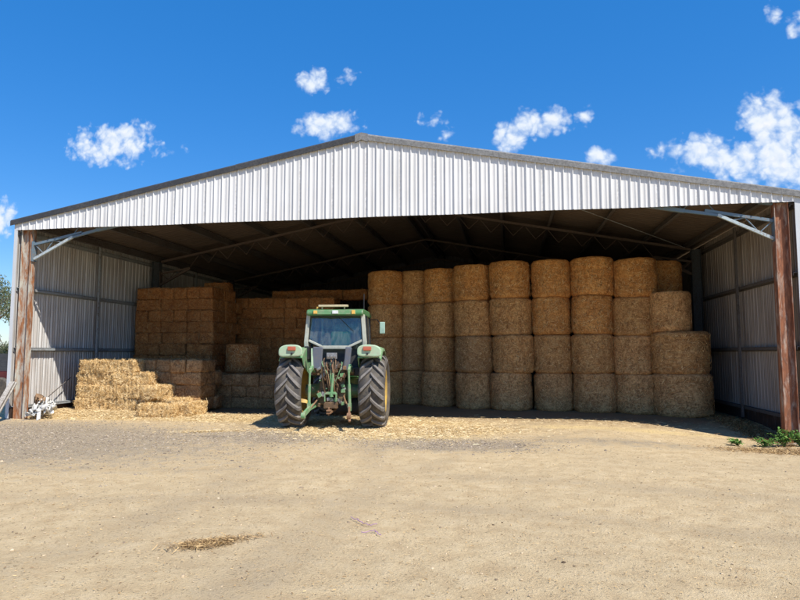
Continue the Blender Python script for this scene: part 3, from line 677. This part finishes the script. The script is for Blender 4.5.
# ------------------------------------------------------------------ tractor
def tractor():
    root = empty('tractor', (-3.74, 13.52, GZ(-3.8, 13.5)-.015), R(5.5))
    tag(root, 'old green tractor with yellow rims seen from behind, parked at the shed opening', 'tractor')
    # rear wheels
    def wheel(name, x, y, rad, half, rim_r, nl, lug_h, side):
        hub = MB()
        hub.lathe([(-.02, 0.001), (-.02, .10), (.0, .13), (.02, rim_r*.55), (.05*1, rim_r*.78), (.03, rim_r*.93)], 40)
        for i in range(8):
            a = 2*math.pi*i/8; hub.tube([(.03, .16*math.cos(a), .16*math.sin(a)), (.06, .16*math.cos(a), .16*math.sin(a))], .017, 6)
        hub.lathe([(.0, .085), (.10, .08), (.12, .05), (.12, .001)], 16)
        if side < 0: hub.v = [(-a, b, c) for a, b, c in hub.v]
        h = hub.build(name, 'rim_yellow', root, smooth=False); h.location = (x, y, rad-.004)
        rim = MB().lathe([(-half*.80, rim_r+.035), (-half*.80, rim_r+.0), (-half*.66, rim_r-.035), (-half*.3, rim_r-.06), (half*.3, rim_r-.06), (half*.66, rim_r-.035), (half*.80, rim_r), (half*.80, rim_r+.035), (half*.74, rim_r+.035), (half*.62, rim_r-.01), (-half*.62, rim_r-.01), (-half*.74, rim_r+.035)], 56, closed=True).build('rim', 'rim_yellow', h, smooth=True)
        R1 = rad-lug_h
        prof = [(-half*.76, rim_r+.02), (-half*.93, rim_r+.10), (-half*1.0, (rim_r+R1)/2+.02), (-half*.97, R1-.10), (-half*.86, R1-.035), (-half*.5, R1-.008), (0, R1), (half*.5, R1-.008), (half*.86, R1-.035), (half*.97, R1-.10), (half*1.0, (rim_r+R1)/2+.02), (half*.93, rim_r+.10), (half*.76, rim_r+.02)]
        ty = MB().lathe(prof, 72).build('tyre', 'rubber', h, smooth=True)
        lg = MB()
        def surf(sx, lift, a):      # sx -1..1+ across the tread, going down the shoulder past 1
            if sx <= .86: r_ = R1-.035*(sx/.86)**2; xx = sx*half
            else: u = (sx-.86)/.14; r_ = R1-.035-.10*u; xx = half*(.86+.12*min(u, 1))
            return xx, r_+lift, a
        for sd in (-1, 1):
            for i in range(nl):
                a0 = 2*math.pi*(i+(.5 if sd > 0 else 0))/nl; ss = [-.06, .15, .35, .55, .75, .90, .985]; ring = []
                for j, s_ in enumerate(ss):
                    sweep = half*1.02/rad
                    am = a0-sweep*max(s_, 0)**.92+(.02 if s_ < 0 else 0)
                    wd = (.032+.016*max(s_, 0))/rad; up = lug_h*(1.0 if s_ < .8 else (.98 if s_ < .95 else .55))
                    q4 = []
                    for da, lf in ((-wd*1.25, -.01), (-wd*.85, up), (wd*.85, up), (wd*1.25, -.01)):
                        xx, r_, aa = surf(abs(s_) if s_ > 0 else 0, lf, am+da)
                        if s_ < 0: xx = -.02*half*1.5
                        q4.append((sd*xx, -r_*math.cos(aa), r_*math.sin(aa)))
                    ring.append(q4)
                vs = [p for q4 in ring for p in q4]; fs = [(0, 1, 2, 3), tuple(len(vs)-4+k for k in (3, 2, 1, 0))]
                for j in range(len(ring)-1):
                    for k in range(3): fs.append((4*j+k, 4*j+k+1, 4*j+k+5, 4*j+k+4))
                lg.add(vs, fs)
        lg.build('tread', 'rubber_lug', ty, bevel=0)
        for c in (ty,): 
            for ch in c.children: ch.parent = h     # keep the depth at thing > part > sub-part
        return h
    for sd in (-1, 1):
        wheel('rear_wheel', sd*.885, 0, .80, .285, .47, 18, .055, sd)
        wheel('front_wheel', sd*.74, 2.42, .60, .17, .34, 17, .035, sd)
    # chassis
    b = MB(); b.box((0, .35, .78), (.46, 1.2, .46)); b.box((0, 1.6, .80), (.40, 1.6, .40))
    b.lathe([(-.62, .13), (-.40, .15), (-.22, .24), (.22, .24), (.40, .15), (.62, .13)], 24, (0, 0, .80))
    b.box((0, 2.42, .62), (1.36, .16, .16)); b.box((0, 3.0, .80), (.5, .5, .35))
    b.build('chassis', 'tractor_green_dark', root, bevel=.02)
    hd = MB(); hd.prism([(1.30, 1.0), (1.30, 1.72), (2.2, 1.70), (3.05, 1.58), (3.18, 1.45), (3.20, 1.0)], 'x', -.36, .36); hood = hd.build('hood', 'tractor_green', root, bevel=.05)
    MB().box((0, 3.205, 1.24), (.56, .02, .40)).build('grille', 'black_part', hood)
    for sd in (-1, 1):
        MB().box((sd*.20, 3.215, 1.48), (.18, .03, .09)).build('headlight', 'plate_white', root, bevel=.01)
        MB().box((sd*.362, 2.3, 1.35), (.008, 1.3, .22)).build('side_grille', 'black_part', hood)
    MB().tube([(.30, 1.75, 1.6), (.30, 1.75, 2.40), (.30, 1.70, 2.50)], .042, 12).build('exhaust_pipe', 'black_part', root)
    # cab
    fz = 1.30
    b = MB(); b.box((0, .62, 1.22), (1.18, 1.1, .20)); b.box((0, .24, 1.50), (.98, .10, .42)); b.build('cab_floor', 'cab_dark', root, bevel=.02)
    # corner posts: rear ones flare outwards at the bottom
    for sd in (-1, 1):
        p = MB(); yr = .08
        p.beam((sd*.605, yr, 2.47), (sd*.655, yr-.02, 1.86), .085, .10, (0, 1, 0)); p.beam((sd*.655, yr-.02, 1.88), (sd*.645, yr, 1.72), .09, .10, (0, 1, 0))
        p.beam((sd*.60, yr-.005, 1.90), (sd*.31, yr-.005, 1.765), .055, .085, (0, 1, 0))
        p.build('rear_post', 'cab_frame', root, bevel=.012)
        p = MB(); p.beam((sd*.60, 1.32, 2.47), (sd*.62, 1.36, 1.30), .05, .06, (0, 1, 0)); p.build('front_post', 'black_part', root)
        p = MB(); p.beam((sd*.61, .62, 2.47), (sd*.66, .55, 1.35), .045, .07, (0, 1, 0)); p.build('door_post', 'black_part', root)
        p = MB(); p.add([(sd*.605, .14, 2.44), (sd*.605, .58, 2.44), (sd*.655, .55, 1.50), (sd*.655, .14, 1.86)], [(0, 1, 2, 3)]); p.build('quarter_glass', 'cab_glass', root)
        p = MB(); p.add([(sd*.605, .65, 2.44), (sd*.605, 1.30, 2.44), (sd*.63, 1.33, 1.35), (sd*.655, .60, 1.35)], [(0, 1, 2, 3)]); p.build('door_glass', 'cab_glass', root)
    MB().box((0, .065, 1.745), (.64, .075, .075)).build('window_sill', 'cab_frame', root, bevel=.012)
    rw = MB(); pl = [(-.575, 2.43), (.575, 2.43), (.60, 1.93), (.31, 1.785), (-.31, 1.785), (-.60, 1.93)]
    rw.prism(pl, 'y', .075, .081); rw.v = [(x, y+(z-1.785)*.13-.03, z) for x, y, z in rw.v]; w_ = rw.build('rear_window', 'cab_glass', root)
    fr = MB()
    for i in range(6):
        a, c = pl[i], pl[(i+1) % 6]; fr.beam((a[0]*.985, .066, a[1]-.004), (c[0]*.985, .066, c[1]-.004), .018, .018)
    fr.build('seal', 'black_part', w_)
    MB().beam((.06, .045, 2.43), (.40, .045, 2.10), .012, .014).build('wiper', 'black_part', w_)
    MB().box((0, 1.34, 1.95), (1.14, .008, 1.0)).build('windscreen', 'cab_glass', root)
    rf = MB(); rf.prism([(-.08, 2.445), (-.10, 2.50), (-.06, 2.575), (.15, 2.60), (1.2, 2.60), (1.5, 2.55), (1.52, 2.46)], 'x', -.63, .63)
    roof = rf.build('cab_roof', 'tractor_green', root, bevel=.03)
    MB().box((0, -.103, 2.515), (.94, .02, .095)).build('roof_panel', 'tractor_green_faded', roof, bevel=.006)
    for x, mt, wd, ht in ((0.02, 'plate_white', .13, .07), (.42, 'lens_amber', .075, .085), (-.42, 'lens_amber', .085, .07)):
        MB().box((x, -.125, 2.515), (wd, .03, ht)).build('work_lamp', mt, root, bevel=.006)
    b = MB(); b.box((-.05, .05, 2.665), (.66, .10, .05)); b.box((-.30, .05, 2.62), (.03, .05, .05)); b.box((.2, .05, 2.62), (.03, .05, .05)); b.build('roof_bar', 'beige_bar', root, bevel=.008)
    MB().tube([(-.42, .12, 2.58), (-.42, .12, 2.65)], .03, 10).build('beacon', 'lens_amber', root)
    MB().tube([(.60, .30, 2.50), (.60, .31, 2.95)], .010, 6).build('aerial', 'black_part', root)
    for sd in (-1, 1):
        m_ = MB(); m_.box((sd*(.93 if sd > 0 else .80), 1.18, 2.22), (.125, .05, .28)); mi = m_.build('mirror', 'mirror_case' if sd > 0 else 'black_part', root, bevel=.015)
        MB().tube([(sd*.61, 1.30, 2.42), (sd*.80, 1.25, 2.42), (sd*(.93 if sd > 0 else .80), 1.22, 2.22)], .012, 6).build('mirror_arm', 'black_part', mi)
    # inside the cab
    b = MB(); b.box((.06, .62, 1.52), (.46, .46, .12)); b.box((.06, .42, 1.84), (.44, .12, .56), Matrix.Rotation(.12, 3, 'X')); b.box((.06, .62, 1.38), (.3, .3, .2)); b.build('seat', 'seat_green', root, bevel=.05)
    b = MB(); b.tube([(.0, 1.25, 1.4), (.0, 1.02, 1.88)], .03, 8)
    sw = [(.19*math.cos(a), 1.0-.10*math.sin(a), 1.90+.16*math.sin(a)) for a in np.linspace(0, 2*math.pi, 25)]; b.tube(sw, .014, 6, False); b.box((0, 1.22, 1.60), (.55, .18, .5)); b.build('steering_wheel', 'black_part', root)
    # rear mudguards
    for sd in (-1, 1):
        x0, x1 = .60, 1.08; Rm = .945; fb = MB(); prof = []
        for i in range(15):
            a = R(50+8.2*i); prof.append((-Rm*math.cos(a), .80+Rm*math.sin(a)))
        v = []
        for y_, z_ in prof: v += [(sd*x0, y_, z_), (sd*(x1-.08), y_, z_+.012), (sd*x1, y_, z_-.02), (sd*(x1+.01), y_, z_-.07)]
        fb.add(v, [(4*i+k, 4*i+k+1, 4*i+k+5, 4*i+k+4) for i in range(14) for k in range(3)])
        inner = [(sd*x0, y_, z_) for y_, z_ in prof]+[(sd*x0, .70, 1.25), (sd*x0, .10, 1.15), (sd*x0, -.45, 1.35)]
        fb.add(inner, [tuple(range(len(inner)))])
        fe = fb.build('mudguard', 'tractor_green_faded', root)
        so_ = fe.modifiers.new('solid', 'SOLIDIFY'); so_.thickness = .012
        fp = MB(); yb = prof[0][0]-.005
        ol = []
        for k in range(28):
            a = 2*math.pi*k/28; ca_, sa_ = math.cos(a), math.sin(a); u = math.copysign(abs(ca_)**.62, ca_); w2 = math.copysign(abs(sa_)**.62, sa_)
            ol.append((sd*(.835+.255*u), 1.672+.128*w2-.035*max(u, 0)**2-.02*max(-u, 0)**3))
        fp.prism(ol, 'y', yb-.05, yb)
        pn = fp.build('panel', 'fender_pale', fe, bevel=.025)
        MB().box((sd*.80, yb-.075, 1.715), (.175, .035, .085)).build('tail_lamp', 'lens_red', root, bevel=.012)
        MB().tube([(sd*.80, yb-.055, 1.605), (sd*.80, yb-.075, 1.605)], .022, 10).build('socket', 'black_part', fe)
        MB().box((sd*.60, .1, 1.62), (.10, .5, .30)).build('step_panel', 'black_part', root, bevel=.02)
    # hitch: plates, lift arms, lower links, top link, couplings, hoses
    MB().box((-.30, -.42, 1.52), (.21, .06, .46), Matrix.Rotation(.05, 3, 'Y')).build('guard_plate', 'plate_bluegrey', root, bevel=.015)
    MB().beam((-.42, -.40, 1.72), (-.40, -.46, 1.28), .045, .05, (0, 1, 0)).build('guard_strut', 'fender_pale', root, bevel=.006)
    MB().box((.34, -.36, 1.50), (.13, .10, .50), Matrix.Rotation(.10, 3, 'Y')).build('guard_plate', 'plate_bluegrey', root, bevel=.02)
    b = MB(); b.tube([(-.46, -.18, 1.22), (.46, -.18, 1.22)], .075, 14); b.box((0, -.16, 1.12), (.40, .30, .30)); b.build('rockshaft', 'greasy', root, bevel=.015)
    for sd in (-1, 1):
        b = MB(); b.beam((sd*.40, -.18, 1.24), (sd*.40, -.44, 1.33), .06, .12); b.beam((sd*.40, -.42, 1.33), (sd*.41, -.66, 1.24), .055, .09); b.build('lift_arm', 'tractor_green_faded', root, bevel=.012)
        b = MB(); b.tube([(sd*.41, -.66, 1.26), (sd*.42, -.64, .95)], .022, 10); b.tube([(sd*.42, -.64, .97), (sd*.43, -.62, .55)], .032, 10); b.box((sd*.43, -.62, .50), (.07, .06, .16)); b.build('lift_rod', 'tractor_green_faded', root)
        b = MB(); b.beam((sd*.30, -.05, .56), (sd*.42, -.62, .47), .05, .10); b.beam((sd*.42, -.60, .47), (sd*.47, -.96, .36), .045, .11); b.tube([(sd*.43, -.98, .35), (sd*.51, -.98, .35)], .065, 14)
        if sd > 0: b.beam((sd*.47, -.95, .36), (sd*.49, -1.02, .24), .05, .05)
        b.build('lower_link', 'tractor_green_faded' if sd < 0 else 'rust_link', root, bevel=.01)
        MB().tube([(sd*.24, -.28, .72), (sd*.40, -.60, .47)], .016, 6).build('check_chain', 'rust_link', root)
    MB().box((0, -.27, .92), (.56, .08, .80)).build('gear_casing', 'oily', root, bevel=.03)
    b = MB(); b.box((0, -.30, .98), (.26, .10, .34)); b.box((-.13, -.34, .80), (.05, .12, .34)); b.box((.13, -.34, .80), (.05, .12, .34)); b.box((0, -.40, .52), (.30, .16, .14)); b.build('hitch_frame', 'greasy', root, bevel=.015)
    b = MB(); b.tube([(.03, -.30, 1.36), (.05, -.46, 1.20)], .025, 8); b.tube([(.05, -.46, 1.20), (.02, -.48, .78)], .032, 10); b.tube([(.02, -.48, .78), (.02, -.48, .70)], .045, 10); b.build('top_link', 'tractor_green_faded', root)
    b = MB(); b.box((.0, -.36, 1.56), (.22, .10, .13))
    for x in (-.07, 0, .07): b.tube([(x, -.41, 1.55), (x, -.47, 1.54)], .026, 10)
    b.build('coupler_block', 'steel_pale', root, bevel=.008)
    b = MB(); b.tube([(0, -.30, .66), (0, -.46, .66)], .03, 10); b.prism([(-.13, .60), (-.13, .76), (-.09, .80), (.09, .80), (.13, .76), (.13, .60), (.11, .60), (.11, .75), (-.11, .75), (-.11, .60)], 'y', -.52, -.30); b.build('shaft_shield', 'tractor_green_faded', root, bevel=.005)
    b = MB(); b.beam((0, .1, .40), (0, -.72, .38), .09, .045); b.beam((0, -.58, .43), (0, -.74, .43), .09, .03); b.tube([(0, -.68, .33), (0, -.68, .50)], .018, 8); b.build('drawbar', 'rust_link', root, bevel=.006)
    r = random.Random(4)
    for i in range(16):
        x = r.uniform(-.20, .22); p0 = Vector((x, -.40, r.uniform(1.42, 1.52))); p3 = Vector((r.uniform(-.2, .2), r.uniform(-.36, -.30), r.uniform(.62, 1.0)))
        c1 = p0+Vector((r.uniform(-.08, .08), -.12, -.05)); c2 = p3+Vector((r.uniform(-.12, .12), -.16, .12)); pts = []
        for k in range(13):
            s_ = k/12; pts.append(p0*(1-s_)**3+c1*3*s_*(1-s_)**2+c2*3*s_*s_*(1-s_)+p3*s_**3)
        MB().tube(pts, r.choice((.010, .012, .016)), 7).build('hose', r.choice(('black_part', 'rust_link', 'greasy', 'tractor_green_faded')), root, smooth=True)
    for i in range(64):
        c = (r.uniform(-.29, .29), r.uniform(-.44, -.30), r.uniform(.48, 1.40)); MB().box(c, (r.uniform(.03, .09), r.uniform(.04, .09), r.uniform(.03, .10)), Matrix.Rotation(r.uniform(-.5, .5), 3, 'Y')).build('bracket', r.choice(('rust_link', 'tractor_green_faded', 'greasy', 'steel_pale')), root, bevel=.006)
    return root
tractor()

# ------------------------------------------------------------------ litter and ground scatter
def scatter(name, n, fn, length, width, mat, lift, label, cat, seed, kind='stuff'):
    r = np.random.default_rng(seed); P = fn(r, n); P[:, 2] = gz(P[:, 0], P[:, 1])+P[:, 2]+.012
    nr = np.tile([0, 0, 1.], (len(P), 1)); v, q_ = slivers(P, nr, length, width, lift, seed)
    o = link(name, np_mesh(name, v, q_), mat); return tag(o, label, cat, kind=kind)
def cloud(r, n, specs):
    out = []
    tot = sum(s_[-1] for s_ in specs)
    for cx, cy, rx, ry, rot, wt in specs:
        k = int(n*wt/tot); u = r.normal(0, .5, (k, 2)); x, y = u[:, 0]*rx, u[:, 1]*ry
        c, s2 = math.cos(rot), math.sin(rot); out.append(np.stack([cx+x*c-y*s2, cy+x*s2+y*c, np.abs(r.normal(0, .008, k))], 1))
    return np.concatenate(out)
scatter('straw_litter', 42000, lambda r, n: cloud(r, n, [(-6.8, 14.9, 4.4, .9, 0, 4), (-2.6, 13.1, 2.4, 1.4, .1, 3), (-1.2, 13.4, 1.5, .8, 0, 1), (-10, 14.6, 2.0, .6, 0, 1.6), (-3.5, 14.9, 3, .9, 0, 1.2), (-6, 12.2, .7, .1, .3, .15), (-9, 15.0, 2.6, .35, 0, 1.2), (2.2, 15.4, 4, .9, 0, .35)]), (.03, .13), .006, 'blade_litter', .35, 'loose pale straw trodden over the ground at the shed mouth', 'straw', 1)
def yard(r, n):
    x = r.uniform(-11, 7.5, n); y = 2.8+12.0*r.random(n)**1.3
    return np.stack([x, y, np.zeros(n)], 1)
scatter('chaff', 24000, yard, (.006, .028), .003, 'blade_old', .25, 'fine chaff and straw bits strewn over the sandy yard', 'chaff', 2)
scatter('chaff', 22000, yard, (.005, .028), .005, 'blade_old', .25, 'dark chaff and twig bits strewn over the sandy yard', 'chaff', 3)
scatter('straw_patch', 1300, lambda r, n: cloud(r, n, [(-2.52, 5.10, .24, .11, .62, 3), (-2.38, 5.25, .34, .10, .6, .5)]), (.02, .09), .0045, 'blade_old', .5, 'small patch of brown straw on bare sand in the foreground', 'straw', 4)
scatter('straw_patch', 5200, lambda r, n: cloud(r, n, [(4.75, 12.1, 1.1, .5, .1, 3), (5.6, 12.2, .8, .6, 0, 1.5)]), (.03, .12), .006, 'blade_old', .55, 'brown dead grass below the green weeds at the right post', 'straw', 5)
scatter('straw_heap', 7000, lambda r, n: cloud(r, n, [(5.25, 16.0, .35, 2.6, 0, 3), (5.3, 14.5, .3, .7, 0, 1)]), (.04, .14), .008, 'blade_brown', .7, 'dark old hay along the foot of the right wall', 'straw', 6)
def stones(name, n, fn, size, mat, label, seed):
    r = np.random.default_rng(seed); P = fn(r, n); n = len(P); z = gz(P[:, 0], P[:, 1])
    base = np.array([(-1, -1, -.5), (1, -1, -.5), (1, 1, -.5), (-1, 1, -.5), (-.6, -.6, .6), (.6, -.6, .6), (.6, .6, .6), (-.6, .6, .6)], float)
    F = np.array([(0, 1, 5, 4), (1, 2, 6, 5), (2, 3, 7, 6), (3, 0, 4, 7), (4, 5, 6, 7)])
    sc = r.gamma(2.2, size/2.2, (n, 1, 1))*np.stack([r.uniform(.6, 1.3, n), r.uniform(.6, 1.3, n), r.uniform(.35, .9, n)], 1)[:, None, :]
    v = base[None]*(1+r.normal(0, .16, (n, 8, 3)))*sc; a = r.uniform(0, 6.28, n); c, s_ = np.cos(a)[:, None], np.sin(a)[:, None]
    x = v[:, :, 0]*c-v[:, :, 1]*s_; y = v[:, :, 0]*s_+v[:, :, 1]*c
    V = np.stack([x+P[:, 0:1], y+P[:, 1:2], v[:, :, 2]+z[:, None]+.004], -1).reshape(-1, 3)
    Q = (F[None]+8*np.arange(n)[:, None, None]).reshape(-1, 4)
    o = link(name, np_mesh(name, V, Q), mat); return tag(o, label, 'stones', kind='stuff')
stones('pebbles', 12000, yard, .0042, 'pebble', 'small pebbles and crumbs scattered over the sandy yard', 11)
stones('gravel', 24000, lambda r, n: cloud(r, n, [(-8.9, 11.0, 4.6, 2.5, -.2, 4.5), (-4.6, 11.7, 2.2, 1.0, .1, 1), (-.9, 11.3, 1.9, .9, .1, 1)]), .0062, 'gravel_stone', 'grey gravel spread over the left of the yard', 12)
# a few single bits one can point at
def clod(loc, r_, label, seed):
    b = bmesh.new(); bmesh.ops.create_icosphere(b, subdivisions=2, radius=r_)
    for v in b.verts: v.co *= 1+.45*noise.noise(v.co*(1.3/r_)+Vector((seed, 0, 0))); v.co.z *= .7
    me = bpy.data.meshes.new('clod'); b.to_mesh(me); b.free(); o = link('clod', me, 'clod'); o.location = loc; tag(o, label, 'clod')
clod((.40, 5.10, .008), .018, 'dark dirt clod in the right foreground, left one of a pair', 1); clod((.47, 5.02, .006), .016, 'dark dirt clod in the right foreground, right one of a pair', 5)
clod((-.15, 6.08, .006), .016, 'single dark dirt clod on the sand near the middle of the yard', 9)
def twine(pts, label):
    P = []
    for i in range(len(pts)-1):
        for k in range(8):
            f = k/8; a = Vector(pts[i]).lerp(Vector(pts[i+1]), f); P.append(a+Vector((jit(.012), jit(.02), 0)))
    P = [Vector((p.x, p.y, GZ(p.x, p.y)+.016+abs(jit(.012)))) for p in P]
    tag(MB().tube(P, .0032, 6).build('twine', 'purple_twine', smooth=True), label, 'twine')
twine([(-1.52, 6.10, 0), (-1.40, 5.98, 0), (-1.30, 5.86, 0), (-1.20, 5.88, 0)], 'longer scrap of purple baling twine on the sand'); twine([(-1.30, 5.64, 0), (-1.20, 5.68, 0), (-1.10, 5.56, 0)], 'shorter scrap of purple baling twine nearer the camera')

# green weeds at the foot of the right post
def weed(x, y, n, h, spread, label, seed):
    r = random.Random(seed); root = empty('weed', (x, y, GZ(x, y))); tag(root, label, 'weed', 'green weeds at the right post')
    st = MB(); lv = []
    for i in range(n):
        a = r.uniform(0, 6.28); top = Vector((math.cos(a)*spread*r.random(), math.sin(a)*spread*.6*r.random(), h*r.uniform(.4, 1))); bend = top*.5+Vector((jit(.03), jit(.03), h*.15))
        st.tube([(0, 0, 0), bend, top], [.006, .005, .003], 5)
        for k in range(12):
            f = .25+.75*k/11; p = Vector((0, 0, 0)).lerp(bend, f*2) if f < .5 else bend.lerp(top, f*2-1)
            d = Vector((r.gauss(0, 1), r.gauss(0, 1), r.uniform(-.2, .8))).normalized(); L = r.uniform(.05, .11); s_ = d.cross(Vector((0, 0, 1))).normalized()*L*.22
            lv.append([p, p+d*L*.5+s_, p+d*L-Vector((0, 0, L*.2)), p+d*L*.5-s_])
    st.build('stems', 'stem_green', root)
    v = np.array([[tuple(c) for c in q4] for q4 in lv]).reshape(-1, 3); link('leaves', np_mesh('leaves', v, np.arange(len(v)).reshape(-1, 4)), 'weed_leaf', root)
weed(5.12, 13.15, 22, .34, .34, 'tallest bushy green weed in front of the right post', 1); weed(5.45, 13.25, 20, .32, .32, 'green weed touching the right post on its right', 2)
weed(4.72, 13.0, 15, .17, .34, 'low spreading green weed left of the taller weeds', 3); weed(4.25, 12.95, 10, .13, .30, 'smallest green weed farthest left of the right post', 4)

# leaning plank, plastic scraps and stick by the left post
b = MB(); p0, p1 = Vector((-12.05, 13.05, .02)), Vector((-11.72, 13.62, .98)); b.beam((-11.55, 12.72, .02), (-11.70, 13.52, .90), .045, .16, (1, .6, 0)); b.beam((-11.49, 12.68, .02), (-11.64, 13.48, .90), .09, .02, (1, .6, 0))
tag(b.build('plank', 'timber_grey', bevel=.004), 'grey weathered channel plank leaning against the left rusty post', 'plank')
b = MB(); b.tube([(-11.62, 14.15, .12), (-11.80, 14.9, .50), (-11.86, 15.75, .93)], .012, 6); tag(b.build('stick', 'steel_dark'), 'thin dark stick leaning on the sunlit left wall', 'stick')
rr = random.Random(8)
def scrap(loc, sz, label, mat, seed):
    n = 12; v = []
    for i in range(n+1):
        for j in range(n+1):
            u, w_ = i/n-.5, j/n-.5; p = Vector((u*sz[0], w_*sz[1], 0)); k = Vector((u*5+seed*3, w_*5, seed))
            v.append((p.x+noise.noise(k)*.14, p.y+noise.noise(k+Vector((9, 0, 0)))*.14, sz[2]*(.5+.9*noise.noise(k*1.1+Vector((0, 7, 0))))+.14*(.5-max(abs(u), abs(w_)))))
    me = np_mesh('plastic_scrap', v, [(i*(n+1)+j, (i+1)*(n+1)+j, (i+1)*(n+1)+j+1, i*(n+1)+j+1) for i in range(n) for j in range(n)])
    o = link('plastic_scrap' if mat == 'white_plastic' else 'cardboard_scrap', me, mat); o.location = loc; o.rotation_euler = (rr.uniform(-.5, .5), rr.uniform(-.4, .4), rr.uniform(0, 6))
    s_ = o.modifiers.new('solid', 'SOLIDIFY'); s_.thickness = .006; tag(o, label, 'rubbish')
for i, (x, y, z, a, c, h, lb) in enumerate(((-11.30, 13.95, .12, .45, .4, .35, 'crumpled white plastic sheet heaped beside the left post, largest piece'), (-11.0, 14.05, .16, .34, .36, .30, 'crumpled white plastic at the right end of the rubbish heap'), (-11.2, 14.25, .30, .40, .3, .30, 'crumpled white plastic on top of the rubbish heap'), (-11.38, 13.8, .05, .3, .3, .2, 'white plastic scrap lowest in the heap, touching the left post'))):
    scrap((-11.42+(x+11.42)*.62, 13.9+(y-13.9)*.7, z*.8+GZ(x, y)), (a*.62, c*.62, h*.75), lb, 'white_plastic', i+1)
scrap((-11.45, 14.1, .28), (.22, .2, .25), 'brown crumpled cardboard in the heap of white plastic', 'cardboard', 7)
tag(MB().beam((-11.24, 13.85, .20), (-11.08, 13.64, .01), .09, .02, (0, -1, .6)).build('board_offcut', 'white_plastic', bevel=.003), 'white board offcut propped against the plastic heap', 'board')

# beyond the left wall: trailer and gum trees
tr_ = empty('farm_trailer', (-15.6, 19.5, 0)); tag(tr_, 'dark red farm trailer half hidden beyond the left end of the shed', 'trailer')
MB().box((0, 0, .72), (3.2, 1.9, .55)).build('body', 'maroon', tr_, bevel=.02)
b = MB()
for i in range(4): b.box((0, -.93, 1.08+.145*i), (3.2, .04, .135)); b.box((0, .93, 1.08+.145*i), (3.2, .04, .135)); b.box((-1.58, 0, 1.08+.145*i), (.04, 1.8, .135)); b.box((1.58, 0, 1.08+.145*i), (.04, 1.8, .135))
b.build('side_boards', 'dark_board', tr_)
for x in (-.9, .9):
    for y in (-.98, .98): o = MB().lathe([(-.1, .001), (-.1, .2), (-.1, .36), (-.06, .40), (.06, .40), (.1, .36), (.1, .2), (.1, .001)], 28).build('wheel', 'rubber', tr_); o.rotation_euler.z = math.pi/2; o.location = (x, y, .40)
MB().beam((1.6, 0, .5), (2.9, 0, .45), .1, .1).build('drawbar', 'maroon', tr_)
def gum(x, y, h, seed, label, low=False):
    r = random.Random(seed); root = empty('gum_tree', (x, y, 0)); tag(root, label, 'tree', 'gum trees beyond the left wall')
    tk = MB(); tips = []
    top = Vector((jit(.5), jit(.5), h*(.3 if low else .55))); tk.tube([(0, 0, -.1), top*.5+Vector((.2, 0, 0)), top], [h*.030, h*.024, h*.018], 10)
    for i in range(9):
        a = 6.28*i/9+jit(.3); s0 = top*r.uniform(.55, 1); e = Vector((math.cos(a)*h*r.uniform(.18, .34), math.sin(a)*h*r.uniform(.18, .34), h*(r.uniform(.18, .95) if low else r.uniform(.5, .95)))); mid = s0.lerp(e, .5)+Vector((0, 0, h*.05))
        tk.tube([s0, mid, e], [h*.011, h*.008, h*.004], 7); tips += [e, mid.lerp(e, .5)+Vector((jit(.6), jit(.6), jit(.5))), mid+Vector((jit(.8), jit(.8), -.3))]
    tk.build('trunk', 'bark', root, smooth=True)
    P = []
    for tp in tips:
        rad = h*(r.uniform(.10, .15) if low else r.uniform(.06, .11))
        for _ in range(210):
            d = Vector((r.gauss(0, 1), r.gauss(0, 1), r.gauss(0, .75))).normalized()*rad*r.random()**.4; P.append(tp+d)
    v = []
    for p in P:
        d = Vector((r.gauss(0, .6), r.gauss(0, .6), -1)).normalized(); L = r.uniform(.12, .26); s_ = d.cross(Vector((r.gauss(0, 1), r.gauss(0, 1), 0))).normalized()*L*.16
        v += [p, p+d*L*.5+s_, p+d*L, p+d*L*.5-s_]
    link('crown', np_mesh('crown', np.array([tuple(p) for p in v]), np.arange(len(v)).reshape(-1, 4)), 'gum_leaf', root)
gum(-37.6, 40, 7.2, 3, 'grey-green gum tree showing past the left end of the shed'); gum(-47, 52, 9, 5, 'farther gum tree left of the shed')

r_ = random.Random(31)
for i, (x, y, h_) in enumerate(((-80, 95, 8), (-92, 96, 9.5), (-70, 84, 7), (-104, 100, 10))):
    gum(x, y, h_, 40+i, ('pale gum tree far off past the left post', 'wide gum tree far off behind the trailer', 'low gum tree far off just left of the shed', 'tall gum tree farthest off at the left of the yard')[i], True)
gum(-49.5, 56, 4.6, 61, 'low bushy gum between the trailer and the far trees', True)
